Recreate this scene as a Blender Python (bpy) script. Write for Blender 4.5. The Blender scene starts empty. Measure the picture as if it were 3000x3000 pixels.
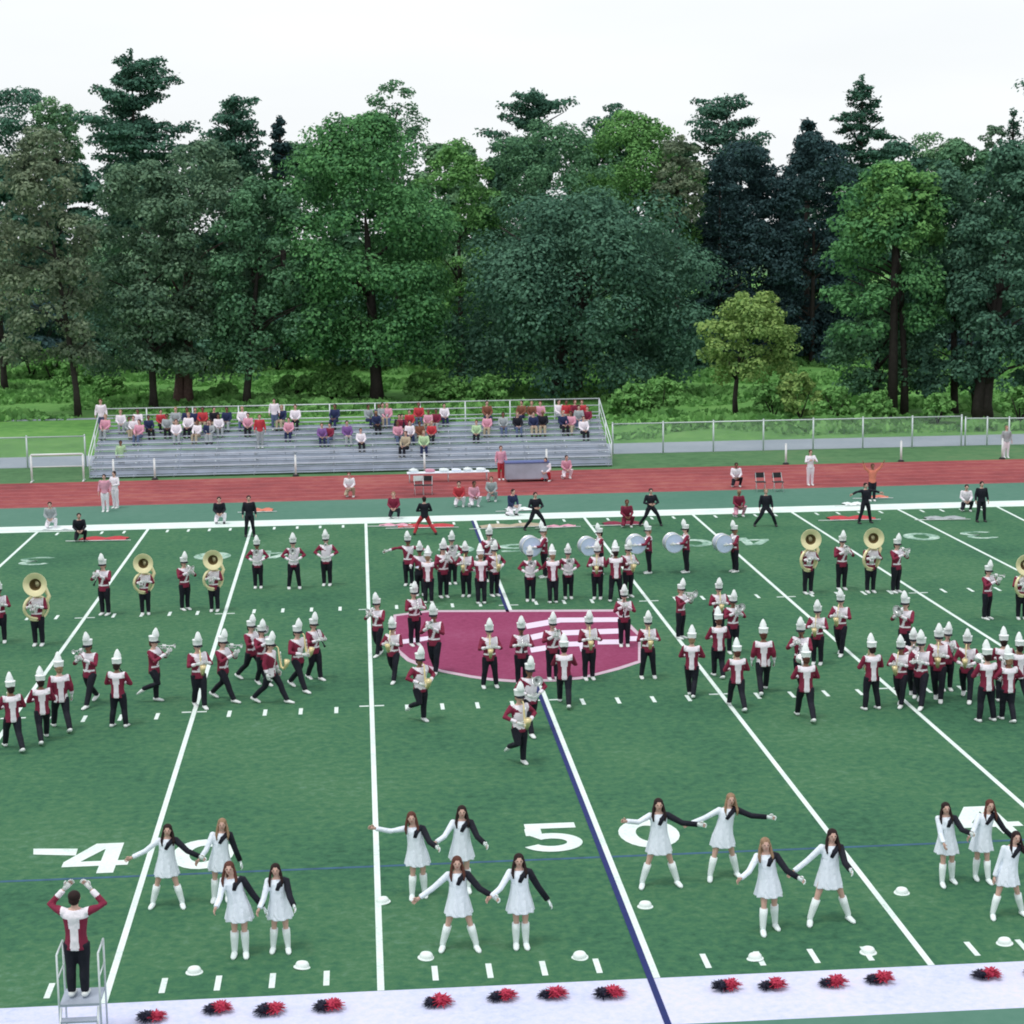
import bpy, bmesh, math, random
import numpy as np
from mathutils import Vector, Matrix

random.seed(7); rng = np.random.default_rng(7)
SC = bpy.context.scene
COL = SC.collection

# ---------------------------------------------------------------- camera
CF, CX, CY, CZ = 5503.36, -4.6953, -29.2457, 12.382
YAW, PITCH, ROLL = 0.0805, -0.1528, -0.0138
def cam_axes():
    cy, sy = math.cos(YAW), math.sin(YAW)
    f = Vector((sy*math.cos(PITCH), cy*math.cos(PITCH), math.sin(PITCH)))
    r = Vector((cy, -sy, 0)); u = r.cross(f)
    c, s = math.cos(ROLL), math.sin(ROLL)
    return c*r + s*u, -s*r + c*u, f
RT, UP, FW = cam_axes()
cam_d = bpy.data.cameras.new('camera'); cam = bpy.data.objects.new('camera', cam_d); COL.objects.link(cam)
M = Matrix((RT, UP, -FW)).transposed().to_4x4(); M.translation = (CX, CY, CZ)
cam.matrix_world = M
cam_d.sensor_width = 36; cam_d.lens = CF/3000*36; cam_d.clip_end = 5000
SC.camera = cam

# ---------------------------------------------------------------- world, sun, exposure
SUN_EL, SUN_AZ = 72, 230
w = bpy.data.worlds.new("World"); SC.world = w; w.use_nodes = True
nt = w.node_tree; nt.nodes.clear()
wo = nt.nodes.new('ShaderNodeOutputWorld'); bg = nt.nodes.new('ShaderNodeBackground')
sk = nt.nodes.new('ShaderNodeTexSky'); sk.sky_type = 'NISHITA'; sk.sun_disc = False
sk.sun_elevation = math.radians(SUN_EL); sk.sun_rotation = math.radians(SUN_AZ); sk.dust_density = 3
# overcast: the clear sky is mostly hidden by an even bright cloud layer with faint darker streaks
mx = nt.nodes.new('ShaderNodeMixRGB'); mx.inputs['Fac'].default_value = .86
cl = nt.nodes.new('ShaderNodeMixRGB'); cl.inputs['Color1'].default_value = (10.4, 10.8, 11.1, 1); cl.inputs['Color2'].default_value = (12.8, 13.1, 13.3, 1)
tc = nt.nodes.new('ShaderNodeTexCoord'); mp = nt.nodes.new('ShaderNodeMapping'); mp.inputs['Scale'].default_value = (2, 2, 9)
nz = nt.nodes.new('ShaderNodeTexNoise'); nz.inputs['Scale'].default_value = 1.6; nz.inputs['Detail'].default_value = 4
nt.links.new(tc.outputs['Generated'], mp.inputs['Vector']); nt.links.new(mp.outputs[0], nz.inputs['Vector'])
nt.links.new(nz.outputs['Fac'], cl.inputs['Fac'])
nt.links.new(sk.outputs[0], mx.inputs['Color1']); nt.links.new(cl.outputs[0], mx.inputs['Color2'])
nt.links.new(mx.outputs[0], bg.inputs['Color']); bg.inputs['Strength'].default_value = .093
nt.links.new(bg.outputs[0], wo.inputs['Surface'])
sl = bpy.data.lights.new('sun', 'SUN'); sl.energy = 1.3; sl.angle = math.radians(12); sl.color = (1, .97, .93)
so = bpy.data.objects.new('sun', sl); COL.objects.link(so)
az = math.radians(SUN_AZ)
sd = Vector((math.sin(az)*math.cos(math.radians(SUN_EL)), math.cos(az)*math.cos(math.radians(SUN_EL)), math.sin(math.radians(SUN_EL))))
so.rotation_euler = sd.to_track_quat('Z', 'Y').to_euler(); so.location = (0, 0, 60)
SC.view_settings.view_transform = 'Standard'; SC.view_settings.look = 'None'
SC.view_settings.exposure = 0.0; SC.view_settings.gamma = 1; SC.view_settings.use_curve_mapping = False
SC.render.engine = 'CYCLES'; SC.cycles.max_bounces = 5; SC.cycles.transparent_max_bounces = 12
SC.cycles.use_denoising = True; SC.cycles.filter_width = 1.9

# ---------------------------------------------------------------- survey helpers: bearings measured on the photo -> ground
def ray(u, v): return (FW + RT*((u-1500)/CF) - UP*((v-1500)/CF))
def G(u, v, z=0.0):
    d = ray(u, v); t = (z-CZ)/d.z
    return Vector((CX+d.x*t, CY+d.y*t, z))
def PY(u, v, y):
    d = ray(u, v); t = (y-CY)/d.y
    return Vector((CX+d.x*t, y, CZ+d.z*t))
K = 3000/1932
def GD(x, y): return G(x*K, y*K)
W = 48.77

# ---------------------------------------------------------------- materials
def mat(name, col, rough=.8, metal=0, var=0.0, scale=6, spec=.3):
    m = bpy.data.materials.new(name); m.use_nodes = True; t = m.node_tree; b = t.nodes['Principled BSDF']
    b.inputs['Roughness'].default_value = rough; b.inputs['Metallic'].default_value = metal
    b.inputs['Specular IOR Level'].default_value = spec
    c = (*col, 1)
    n = t.nodes.new('ShaderNodeTexNoise'); n.inputs['Scale'].default_value = scale; n.inputs['Detail'].default_value = 3
    co = t.nodes.new('ShaderNodeTexCoord'); t.links.new(co.outputs['Object'], n.inputs['Vector'])
    r = t.nodes.new('ShaderNodeMapRange'); v = var or .06
    r.inputs['To Min'].default_value = 1-v*1.6; r.inputs['To Max'].default_value = 1+v*1.6
    t.links.new(n.outputs['Fac'], r.inputs['Value'])
    mu = t.nodes.new('ShaderNodeVectorMath'); mu.operation = 'SCALE'; mu.inputs[0].default_value = col
    t.links.new(r.outputs[0], mu.inputs['Scale']); t.links.new(mu.outputs[0], b.inputs['Base Color'])
    if 'wool' in name or 'cloth' in name:      # creases
        n2 = t.nodes.new('ShaderNodeTexNoise'); n2.inputs['Scale'].default_value = 13; n2.inputs['Detail'].default_value = 2; n2.inputs['Distortion'].default_value = 1.2
        mp = t.nodes.new('ShaderNodeMapping'); mp.inputs['Scale'].default_value = (1, 1, .4); t.links.new(co.outputs['Object'], mp.inputs[0]); t.links.new(mp.outputs[0], n2.inputs[0])
        bp = t.nodes.new('ShaderNodeBump'); bp.inputs['Strength'].default_value = .7; bp.inputs['Distance'].default_value = .035
        t.links.new(n2.outputs['Fac'], bp.inputs['Height']); t.links.new(bp.outputs[0], b.inputs['Normal'])
    return m
def ramp_mat(name, stops, s1, s2, rough=.9, mixf=.45, bump=0.0, s3=None):
    m = bpy.data.materials.new(name); m.use_nodes = True; t = m.node_tree; b = t.nodes['Principled BSDF']
    b.inputs['Roughness'].default_value = rough; b.inputs['Specular IOR Level'].default_value = .15
    co = t.nodes.new('ShaderNodeTexCoord')
    n1 = t.nodes.new('ShaderNodeTexNoise'); n1.inputs['Scale'].default_value = s1; n1.inputs['Detail'].default_value = 5
    n2 = t.nodes.new('ShaderNodeTexNoise'); n2.inputs['Scale'].default_value = s2; n2.inputs['Detail'].default_value = 6; n2.inputs['Roughness'].default_value = .7
    for n in (n1, n2): t.links.new(co.outputs['Object'], n.inputs['Vector'])
    mm = t.nodes.new('ShaderNodeMix'); mm.inputs[0].default_value = mixf
    t.links.new(n1.outputs['Fac'], mm.inputs[2]); t.links.new(n2.outputs['Fac'], mm.inputs[3])
    cr = t.nodes.new('ShaderNodeValToRGB'); e = cr.color_ramp.elements
    e[0].position, e[0].color = stops[0][0], (*stops[0][1], 1); e[1].position, e[1].color = stops[-1][0], (*stops[-1][1], 1)
    for p, c in stops[1:-1]:
        q = e.new(p); q.color = (*c, 1)
    t.links.new(mm.outputs[0], cr.inputs[0]); t.links.new(cr.outputs[0], b.inputs['Base Color'])
    if bump:
        bp = t.nodes.new('ShaderNodeBump'); bp.inputs['Strength'].default_value = bump; bp.inputs['Distance'].default_value = .03
        t.links.new(n2.outputs['Fac'], bp.inputs['Height']); t.links.new(bp.outputs[0], b.inputs['Normal'])
    return m
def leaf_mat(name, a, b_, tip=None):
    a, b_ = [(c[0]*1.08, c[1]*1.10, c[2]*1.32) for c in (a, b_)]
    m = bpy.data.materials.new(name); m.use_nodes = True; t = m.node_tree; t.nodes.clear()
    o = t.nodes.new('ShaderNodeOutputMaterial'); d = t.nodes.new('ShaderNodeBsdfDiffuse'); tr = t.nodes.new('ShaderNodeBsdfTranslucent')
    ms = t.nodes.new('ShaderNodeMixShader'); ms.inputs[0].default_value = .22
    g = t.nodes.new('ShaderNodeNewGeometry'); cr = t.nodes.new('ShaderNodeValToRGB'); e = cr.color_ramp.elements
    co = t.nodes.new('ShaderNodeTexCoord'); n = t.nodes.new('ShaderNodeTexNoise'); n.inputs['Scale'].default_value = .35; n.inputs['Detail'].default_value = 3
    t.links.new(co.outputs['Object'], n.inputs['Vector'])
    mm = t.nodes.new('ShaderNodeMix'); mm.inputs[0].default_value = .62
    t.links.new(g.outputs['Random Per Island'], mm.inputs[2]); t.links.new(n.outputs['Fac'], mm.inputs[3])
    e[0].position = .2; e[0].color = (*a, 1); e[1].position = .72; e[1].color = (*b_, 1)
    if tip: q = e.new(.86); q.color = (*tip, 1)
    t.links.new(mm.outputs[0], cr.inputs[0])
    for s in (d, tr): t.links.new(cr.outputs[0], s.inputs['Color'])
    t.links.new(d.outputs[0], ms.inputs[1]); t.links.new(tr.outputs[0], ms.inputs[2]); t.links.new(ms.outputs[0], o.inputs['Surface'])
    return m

MT = dict(
 turf=ramp_mat('turf', [(.36,(.026,.092,.050)),(.45,(.040,.132,.072)),(.50,(.050,.152,.076)),(.56,(.066,.168,.082)),(.66,(.098,.212,.134))], .22, 4.6, mixf=.62, bump=.5),
 apron=ramp_mat('apron_turf', [(.3,(.060,.170,.120)),(.7,(.11,.225,.175))], .12, 2.4),
 grass=ramp_mat('grass', [(.34,(.050,.125,.055)),(.5,(.082,.185,.082)),(.66,(.125,.205,.098))], .12, 1.3, mixf=.6, bump=.3),
 track=ramp_mat('track', [(.34,(.19,.045,.050)),(.5,(.29,.066,.070)),(.64,(.36,.115,.100))], .15, 1.2),
 path=ramp_mat('path', [(.3,(.24,.28,.34)),(.7,(.36,.40,.46))], .3, 2.5),
 whitepaint=ramp_mat('white_line_paint', [(.34,(.42,.56,.50)),(.44,(.66,.77,.73)),(.66,(.80,.88,.85))], 1.2, 16, mixf=.6),
 bandpaint=ramp_mat('white_band_paint', [(.32,(.44,.50,.68)),(.44,(.56,.60,.80)),(.56,(.64,.65,.84)),(.70,(.72,.66,.82))], .5, 7, mixf=.6),
 bluepaint=mat('navy_line_paint', (.014,.024,.13), var=.15),
 logo=ramp_mat('maroon_paint', [(.3,(.19,.030,.080)),(.5,(.26,.046,.115)),(.7,(.30,.080,.16))], .35, 6, mixf=.6),
 logoedge=mat('pale_outline_paint', (.55,.42,.50), var=.1),
 maroon=mat('maroon_wool', (.21,.020,.052), var=.15, scale=9),
 white=mat('white_wool', (.84,.79,.86), var=.06),
 cream=mat('white_plume', (.86,.90,.90), var=.08, scale=30),
 black=mat('black_wool', (.010,.011,.020), var=.2),
 shoe=mat('white_shoe', (.75,.78,.78), rough=.5),
 skin=mat('skin', (.60,.38,.31), rough=.6), skin2=mat('brown_skin', (.22,.11,.07), rough=.6),
 eye=mat('eye', (.02,.015,.012)), lip=mat('lip', (.35,.09,.08)),
 hair=mat('dark_brown_hair', (.022,.010,.010), var=.3, scale=25), hair2=mat('auburn_hair', (.10,.035,.025), var=.3, scale=25),
 blond=mat('light_brown_hair', (.28,.18,.11), var=.3, scale=25),
 dress=mat('white_dress_cloth', (.80,.86,.95), rough=.7, var=.05), boot=mat('white_boot', (.80,.88,.88), rough=.45, var=.05),
 silver=mat('silver_metal', (.80,.82,.82), rough=.3, metal=.7), brass=mat('brass_metal', (.78,.66,.36), rough=.3, metal=.6),
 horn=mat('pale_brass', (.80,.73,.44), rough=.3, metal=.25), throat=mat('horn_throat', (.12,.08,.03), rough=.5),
 drumshell=mat('drum_shell', (.45,.50,.62), rough=.35), drumhead=mat('drum_head', (.60,.70,.92), rough=.4),
 alu=mat('aluminium', (.52,.57,.64), rough=.45, metal=.35, var=.15, scale=2), alud=mat('aluminium_worn', (.40,.45,.54), rough=.5, metal=.3, var=.25, scale=1.2),
 alul=mat('galvanised_rail', (.60,.66,.68), rough=.4, metal=.3),
 post=mat('white_post', (.75,.80,.80), rough=.5), bark=mat('bark', (.035,.028,.026), var=.4, scale=4), barkr=mat('reddish_bark', (.13,.075,.07), var=.4, scale=4),
 red=mat('red_cloth', (.48,.045,.06), var=.2), pink=mat('pink_cloth', (.66,.32,.42), var=.15), navy=mat('navy_cloth', (.02,.03,.09), var=.2),
 grey=mat('grey_cloth', (.34,.38,.40), var=.2), purple=mat('purple_cloth', (.20,.10,.30), var=.2), brown=mat('brown_cloth', (.20,.08,.05), var=.2),
 orange=mat('orange_cloth', (.62,.19,.13), var=.2), green=mat('pale_green_cloth', (.42,.60,.36), var=.2), denim=mat('denim', (.10,.14,.24), var=.2),
 khaki=mat('khaki_cloth', (.42,.36,.26), var=.2), redpom=mat('red_pompom_strands', (.42,.03,.07), var=.4, scale=30), blkpom=mat('black_pompom_strands', (.012,.012,.03), var=.4, scale=30),
 whitehat=mat('white_felt', (.78,.86,.84), var=.06), rubber=mat('dark_rubber', (.03,.03,.035)), shade=mat('blue_plastic', (.10,.13,.30)),
)
LEAF = dict(
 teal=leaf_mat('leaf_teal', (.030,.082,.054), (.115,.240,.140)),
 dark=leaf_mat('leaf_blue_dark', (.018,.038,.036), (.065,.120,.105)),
 mid=leaf_mat('leaf_mid', (.042,.108,.056), (.155,.310,.140)),
 big=leaf_mat('leaf_deep', (.030,.080,.050), (.120,.240,.135)),
 olive=leaf_mat('leaf_olive', (.050,.108,.068), (.190,.300,.155)),
 rust=leaf_mat('leaf_rusty', (.080,.118,.072), (.235,.290,.155), (.28,.24,.16)),
 bright=leaf_mat('leaf_bright', (.060,.160,.050), (.200,.410,.110)),
 maple=leaf_mat('leaf_maple', (.040,.122,.052), (.150,.345,.110)),
 yellow=leaf_mat('leaf_yellow', (.105,.200,.055), (.320,.450,.120), (.48,.40,.20)),
 light=leaf_mat('leaf_light', (.066,.155,.078), (.205,.360,.155)),
 shrub=leaf_mat('leaf_shrub', (.085,.210,.055), (.230,.460,.120)),
)

# ---------------------------------------------------------------- object helpers
def tag(o, label=None, cat=None, group=None, kind=None):
    if label: o['label'] = label
    if cat: o['category'] = cat
    if group: o['group'] = group
    if kind: o['kind'] = kind
    return o
def link(name, me, parent=None, mats=None, loc=None):
    o = bpy.data.objects.new(name, me); COL.objects.link(o)
    if parent is not None: o.parent = parent
    if loc is not None: o.location = loc
    if mats:
        if not isinstance(mats, (list, tuple)): mats = [mats]
        if len(me.materials) == 0:
            for m in mats: me.materials.append(m)
        else:
            for i, m in enumerate(mats): o.material_slots[i].link = 'OBJECT'; o.material_slots[i].material = m
    return o
def empty(name, loc=(0,0,0), rz=0):
    o = bpy.data.objects.new(name, None); o.empty_display_size = .2; COL.objects.link(o); o.location = loc; o.rotation_euler = (0,0,rz); return o
def finish(bm, name, smooth=True):
    bmesh.ops.recalc_face_normals(bm, faces=bm.faces)
    me = bpy.data.meshes.new(name); bm.to_mesh(me); bm.free()
    if smooth: me.polygons.foreach_set('use_smooth', [True]*len(me.polygons))
    return me
def box(bm, c, s, mi=0, rot=None):
    r = bmesh.ops.create_cube(bm, size=1)
    for v in r['verts']:
        p = Vector((v.co.x*s[0], v.co.y*s[1], v.co.z*s[2]))
        if rot is not None: p = rot @ p
        v.co = p + Vector(c)
    for f in {f for v in r['verts'] for f in v.link_faces}: f.material_index = mi
def limb(bm, pts, rads, n=10, mi=0, ref=(1,0,0), cap=True):
    pts = [Vector(p) for p in pts]; rings = []
    for i, p in enumerate(pts):
        d = (pts[min(i+1, len(pts)-1)] - pts[max(i-1, 0)])
        if d.length < 1e-6: d = Vector((0,0,1))
        d.normalize(); x = Vector(ref); x = x - d*x.dot(d)
        if x.length < .2: x = Vector((0,1,0)); x = x - d*x.dot(d)
        x.normalize(); y = d.cross(x)
        r = rads[i]; rx, ry = r if isinstance(r, (tuple, list)) else (r, r)
        rings.append([bm.verts.new(p + x*math.cos(a)*rx + y*math.sin(a)*ry) for a in [2*math.pi*k/n for k in range(n)]])
    for a, b in zip(rings, rings[1:]):
        for k in range(n):
            f = bm.faces.new((a[k], a[(k+1)%n], b[(k+1)%n], b[k])); f.material_index = mi
    if cap:
        for r in (rings[0][::-1], rings[-1]): f = bm.faces.new(r); f.material_index = mi
def ball(bm, c, r, mi=0, seg=10, rot=None):
    if not isinstance(r, (tuple, list)): r = (r, r, r)
    res = bmesh.ops.create_uvsphere(bm, u_segments=seg, v_segments=max(6, seg*2//3), radius=1)
    for v in res['verts']:
        p = Vector((v.co.x*r[0], v.co.y*r[1], v.co.z*r[2]))
        if rot is not None: p = rot @ p
        v.co = p + Vector(c)
    for f in {f for v in res['verts'] for f in v.link_faces}: f.material_index = mi
def lathe(bm, prof, n=16, mi=0, mtx=None):
    rings = []
    for r, z in prof:
        rings.append([bm.verts.new(((mtx or Matrix()) @ Vector((r*math.cos(2*math.pi*k/n), r*math.sin(2*math.pi*k/n), z)))) for k in range(n)])
    for a, b in zip(rings, rings[1:]):
        for k in range(n):
            f = bm.faces.new((a[k], a[(k+1)%n], b[(k+1)%n], b[k])); f.material_index = mi
def remesh(bm, voxel, smooth=2):
    me = finish(bm, 'tmp'); o = bpy.data.objects.new('tmp', me); COL.objects.link(o)
    m = o.modifiers.new('r', 'REMESH'); m.mode = 'VOXEL'; m.voxel_size = voxel
    s = o.modifiers.new('s', 'SMOOTH'); s.iterations = smooth; s.factor = .5
    dg = bpy.context.evaluated_depsgraph_get(); dg.update()
    me2 = bpy.data.meshes.new_from_object(o.evaluated_get(dg))
    bpy.data.objects.remove(o); bpy.data.meshes.remove(me)
    me2.materials.clear()
    return me2
def sheet(name, pts, m, z, kind='structure', **kw):
    me = bpy.data.meshes.new(name); me.from_pydata([(p[0], p[1], z) for p in pts], [], [list(range(len(pts)))])
    me.materials.append(m); o = bpy.data.objects.new(name, me); COL.objects.link(o); tag(o, kind=kind, **kw)
    if me.polygons[0].normal.z < 0: me.flip_normals()
    return o
def strips(name, quads, m, z):
    vs = []; fs = []
    for q in quads:
        b = len(vs); vs += [(p[0], p[1], z) for p in q]; fs.append(list(range(b, b+len(q))))
    me = bpy.data.meshes.new(name); me.from_pydata(vs, [], fs); me.materials.append(m)
    for p in me.polygons:
        if p.normal.z < 0: p.flip()
    o = bpy.data.objects.new(name, me); COL.objects.link(o); tag(o, kind='structure'); return o
def seg(a, b, wd):
    a = Vector(a[:2]); b = Vector(b[:2]); d = (b-a).normalized(); n = Vector((-d.y, d.x))*wd/2
    return [a-n, b-n, b+n, a+n]

# ================================================================ SETTING
sheet('ground', [(-900,-300),(900,-300),(900,1600),(-900,1600)], MT['grass'], 0)
sheet('turf_field', [(-60,-.0),(60,-.0),(60,W),(-60,W)], MT['turf'], .004)
TR0 = sum(G(*p).y for p in [(0,1489),(1000,1466),(2000,1437),(3000,1417)])/4
TR1 = sum(G(*p).y for p in [(0,1422),(1000,1388),(2000,1362),(3000,1354)])/4
FB = 1.6
sheet('far_apron', [(-70,W+FB),(70,W+FB),(70,TR0),(-70,TR0)], MT['apron'], .004)
sheet('running_track', [(-90,TR0),(90,TR0),(90,TR1),(-90,TR1)], MT['track'], .004)
strips('lane_line', [seg((-90, TR0+.15+1.22*k),(90, TR0+.15+1.22*k), .05) for k in range(int((TR1-TR0)/1.22)+1)], mat('faded_lane_paint', (.46,.20,.24), var=.3), .008)
sheet('near_apron', [(-70,-40),(70,-40),(70,-1.83),(-70,-1.83)], MT['apron'], .004)
sheet('far_sideline', [(-60,W),(60,W),(60,W+FB),(-60,W+FB)], MT['whitepaint'], .004)
sheet('near_sideline', [(-60,-1.83),(60,-1.83),(60,0),(-60,0)], MT['bandpaint'], .004)
PA = (G(0,1373).y + G(2500,1313).y)/2; PB = (G(0,1341).y + G(2500,1283).y)/2
sheet('path', [(-120,PA),(120,PA),(120,PB),(-120,PB)], MT['path'], .004)
sheet('meadow', [(-300,PB),(300,PB),(300,400),(-300,400)], ramp_mat('meadow_grass', [(.32,(.060,.165,.045)),(.48,(.105,.265,.065)),(.60,(.150,.320,.085)),(.7,(.20,.33,.12))], .18, 1.1, mixf=.6, bump=.4), .004)
fp = G(0,1239).y
sheet('footpath', [(-80,fp),(-14,fp+1),(-14,fp+2.0),(-80,fp+1.2)], MT['path'], .009)
# yard lines (near end, far end)
def line2(p, q):
    a, b = G(*p), G(*q); d = (b-a)/(b.y-a.y)
    return a + d*(0-a.y), a + d*(W-a.y)
YL = [line2(*z) for z in [((101,1567),(0,1659)), ((430,1556),(68,2063)), ((725,1585),(305,2937)), ((1072,1537),(1116,2906)), ((1391,1525),(1927,2872)),
      ((1714,1520),(2722,2820)), ((2034,1512),(3000,2362)), ((2326,1505),(2922,1885)), ((2637,1496),(2971,1666)), ((2927,1488),(3000,1525))]]
for i, (a, b) in enumerate(YL):
    strips('yard_line', [seg(a, b, .115)], MT['whitepaint'], .009)
a, b = YL[4]; o_ = Vector((-.113, 0, 0))
ext = (a-b).normalized()*2.2
strips('navy_midfield_line', [seg(a+o_+ext, b+o_, .11)], MT['bluepaint'], .0125)
# hash marks: one yard apart, two rows inside and one row along each sideline
def lerp_line(i, f, y):
    def at(k):
        k = max(0, min(len(YL)-1, k)); A, B = YL[k]; return A.x + (B.x-A.x)*y/W
    return at(i) + (at(i+1)-at(i))*f
Yd = .9144
for y0, ln in ((G(1402,2067).y, .62), (G(995,1784).y, .62), (.62, .62), (W-.62, .62)):
    q = []
    for i in range(len(YL)-1):
        for k in range(1, 5):
            x = lerp_line(i, k/5, y0); q.append(seg((x, y0-ln/2), (x, y0+ln/2), .10))
    strips('hash_mark', q, MT['whitepaint'], .009)
for y0 in (G(1087,2069).y, G(1072,1786).y):
    q = []
    for A, B in YL:
        x = A.x + (B.x-A.x)*y0/W
        q.append(seg((x-.32, y0), (x-.07, y0), .1)); q.append(seg((x+.07, y0), (x+.32, y0), .1))
    strips('hash_tick', q, MT['whitepaint'], .009)
sy = G(1000,2543).y
strips('faded_soccer_line', [seg((-30, sy), (30, sy), .10)], mat('faded_blue_paint', (.035,.10,.17), var=.4, scale=3), .0065)
# numerals
def ring(cx, cy, rx, ry, t, a0, a1, n=14):
    out = []
    for k in range(n):
        p = [a0+(a1-a0)*k/n, a0+(a1-a0)*(k+1)/n]
        o0, o1 = [(cx+rx*math.cos(a), cy+ry*math.sin(a)) for a in p]; i0, i1 = [(cx+(rx-t)*math.cos(a), cy+(ry-t*1.1)*math.sin(a)) for a in p]
        out.append([o0, o1, i1, i0])
    return out
def R4(x0, y0, x1, y1): return [(x0,y0),(x1,y0),(x1,y1),(x0,y1)]
PI = math.pi
def digit(ch):      # unit cell 1 wide, 1.5 high
    if ch == '0': return ring(.5,.75,.52,.75,.30,0,2*PI,24)
    if ch == '5': return [R4(.08,1.22,.95,1.5), R4(.06,.86,.34,1.22)] + ring(.46,.48,.52,.48,.26,-PI*.86,PI*.72,26)
    if ch == '4': return [R4(.58,0,.84,1.5), R4(0,.36,.58,.60), R4(.84,.36,1.02,.60), [(0,.60),(.26,.60),(.58,1.22),(.58,1.5),(.40,1.5)]]
    if ch == '3': return ring(.46,1.08,.46,.42,.2,-PI/2,PI*.85,14) + ring(.46,.42,.5,.42,.2,-PI*.85,PI/2,14)
    if ch == '2': return ring(.5,1.05,.46,.45,.22,-.4,PI,14) + [R4(0,0,1,.24), [(0,.24),(.3,.24),(.92,.85),(.75,1.0)]]
FADED = ramp_mat('faded_number_paint', [(.40,(.07,.19,.12)),(.50,(.30,.46,.38)),(.62,(.62,.74,.68))], 1.1, 7, mixf=.5)
def number(ch, x, y, wx, hy, flip=False):
    WP = FADED if flip else MT['whitepaint']
    q = []
    for poly in digit(ch):
        pts = [((px-.5)*wx, (py/1.5-.5)*hy) for px, py in poly]
        if flip: pts = [(-a_, -b_) for a_, b_ in pts]
        q.append([(x+a_, y+b_) for a_, b_ in pts])
    strips('yard_number', q, WP, .0125) if ch != '5' else [strips('yard_number', q[:2], WP, .0125), strips('yard_number', q[2:], WP, .0145)]
n0, n1 = G(1620,2497).y, G(1620,2413).y; nc, nh = (n0+n1)/2, (n1-n0)
def lx(i, y): A, B = YL[i]; return A.x+(B.x-A.x)*y/W
p5a, p5b = G(1533,2460).x, G(1708,2460).x; p0a, p0b = G(1818,2450).x, G(1991,2450).x
number('5', (p5a+p5b)/2, nc, p5b-p5a, nh); number('0', (p0a+p0b)/2, nc, p0b-p0a, nh)
off = (p0b-p0a)
n40y = G(300,2515).y
number('4', (G(190,2520).x+G(375,2520).x)/2, n40y, G(375,2520).x-G(190,2520).x, nh); number('0', (G(540,2500).x+G(650,2500).x)/2, n40y, off*1.0, nh)
p = [G(98,2505), G(98,2488), G(228,2488), G(222,2508)]
strips('yard_arrow', [[(v.x, v.y) for v in p]], MT['whitepaint'], .0125)
number('4', lx(6, nc)-1.15, nc, off*1.1, nh); number('0', lx(6, nc)+1.2, nc, off, nh)
fy = G(1497,1606).y
for i, ch in ((0,'3'),(2,'4'),(4,'5'),(6,'4'),(8,'3')):
    number('0', lx(i, fy)+1.25 if i != 4 else G(1497,1606).x, fy, 1.5, 1.5, True) if False else None
    number(ch, lx(i, fy)+1.15, fy, 1.35, 1.7, True)      # read from the far side
    number('0', lx(i, fy)-1.15, fy, 1.35, 1.7, True)
# midfield emblem: maroon shape with white bars
def LG(x, y): v = G(1130+x/2.415, 1740+y/2.415); return (v.x, v.y)
shape = [(75,160),(300,132),(1620,128),(1700,220),(1785,300),(1785,475),(1640,522),(1500,560),(1380,588),(1200,604),(900,610),(740,598),(600,578),(400,540),(270,500),(170,460),(100,400),(70,300)]
outer = [(55,150),(290,118),(1630,112),(1722,205),(1805,290),(1805,488),(1650,540),(1500,578),(1380,606),(1200,622),(900,628),(740,616),(600,596),(400,558),(250,518),(150,478),(80,415),(50,310)]
sheet('midfield_emblem_outline', [LG(*p) for p in outer], MT['logoedge'], .0125)
sheet('midfield_emblem', [LG(*p) for p in shape], MT['logo'], .0165)
bars = [[(985,215),(1130,190),(1230,172),(1660,170),(1660,202),(1240,206),(1140,228),(1000,252)],
        [(1000,300),(1130,270),(1260,262),(1670,248),(1670,284),(1270,298),(1140,308),(1010,338)],
        [(1020,385),(1130,368),(1140,404),(1030,420)], [(1250,345),(1400,340),(1420,410),(1380,412),(1370,375),(1260,378)],
        [(1500,328),(1680,326),(1680,360),(1500,362)], [(1715,305),(1780,303),(1780,338),(1715,338)], [(100,330),(250,310),(330,300),(330,325),(250,340),(110,360)]]
strips('emblem_bar', [[LG(*p) for p in b_] for b_ in bars], mat('white_emblem_paint', (.72,.62,.76), var=.06), .0205)

# ================================================================ VEGETATION
def leaves_mesh(name, P, N, S, m):
    n = len(P)
    N = N/np.maximum(np.linalg.norm(N, axis=1, keepdims=True), 1e-6)
    r = rng.normal(size=(n,3)); A = np.cross(N, r); A /= np.maximum(np.linalg.norm(A, axis=1, keepdims=True), 1e-6); B = np.cross(N, A)
    S = S[:,None]; asp = rng.uniform(.5,.9,(n,1))
    V = np.stack([P-A*S, P-B*S*asp, P+A*S, P+B*S*asp], 1).reshape(-1,3)
    me = bpy.data.meshes.new(name); me.vertices.add(4*n); me.vertices.foreach_set('co', V.astype(np.float32).ravel())
    me.loops.add(4*n); me.loops.foreach_set('vertex_index', np.arange(4*n, dtype=np.int32))
    me.polygons.add(n); me.polygons.foreach_set('loop_start', np.arange(0,4*n,4, dtype=np.int32)); me.polygons.foreach_set('loop_total', np.full(n,4,dtype=np.int32))
    me.update(); me.materials.append(m); return me
def clump(c, rad, n, s):
    d = rng.normal(size=(n,3)); d /= np.linalg.norm(d, axis=1, keepdims=True)
    d[:,2] = np.where(rng.random(n) < .35, np.abs(d[:,2]), d[:,2])
    rr = rng.uniform(.45,1.08,(n,1))**.6
    P = np.array(c) + d*rr*np.array(rad)
    N = d + np.array([0,0,.5]) + rng.normal(size=(n,3))*.45
    return P, N, rng.uniform(.7,1.35,n)*s
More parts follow.
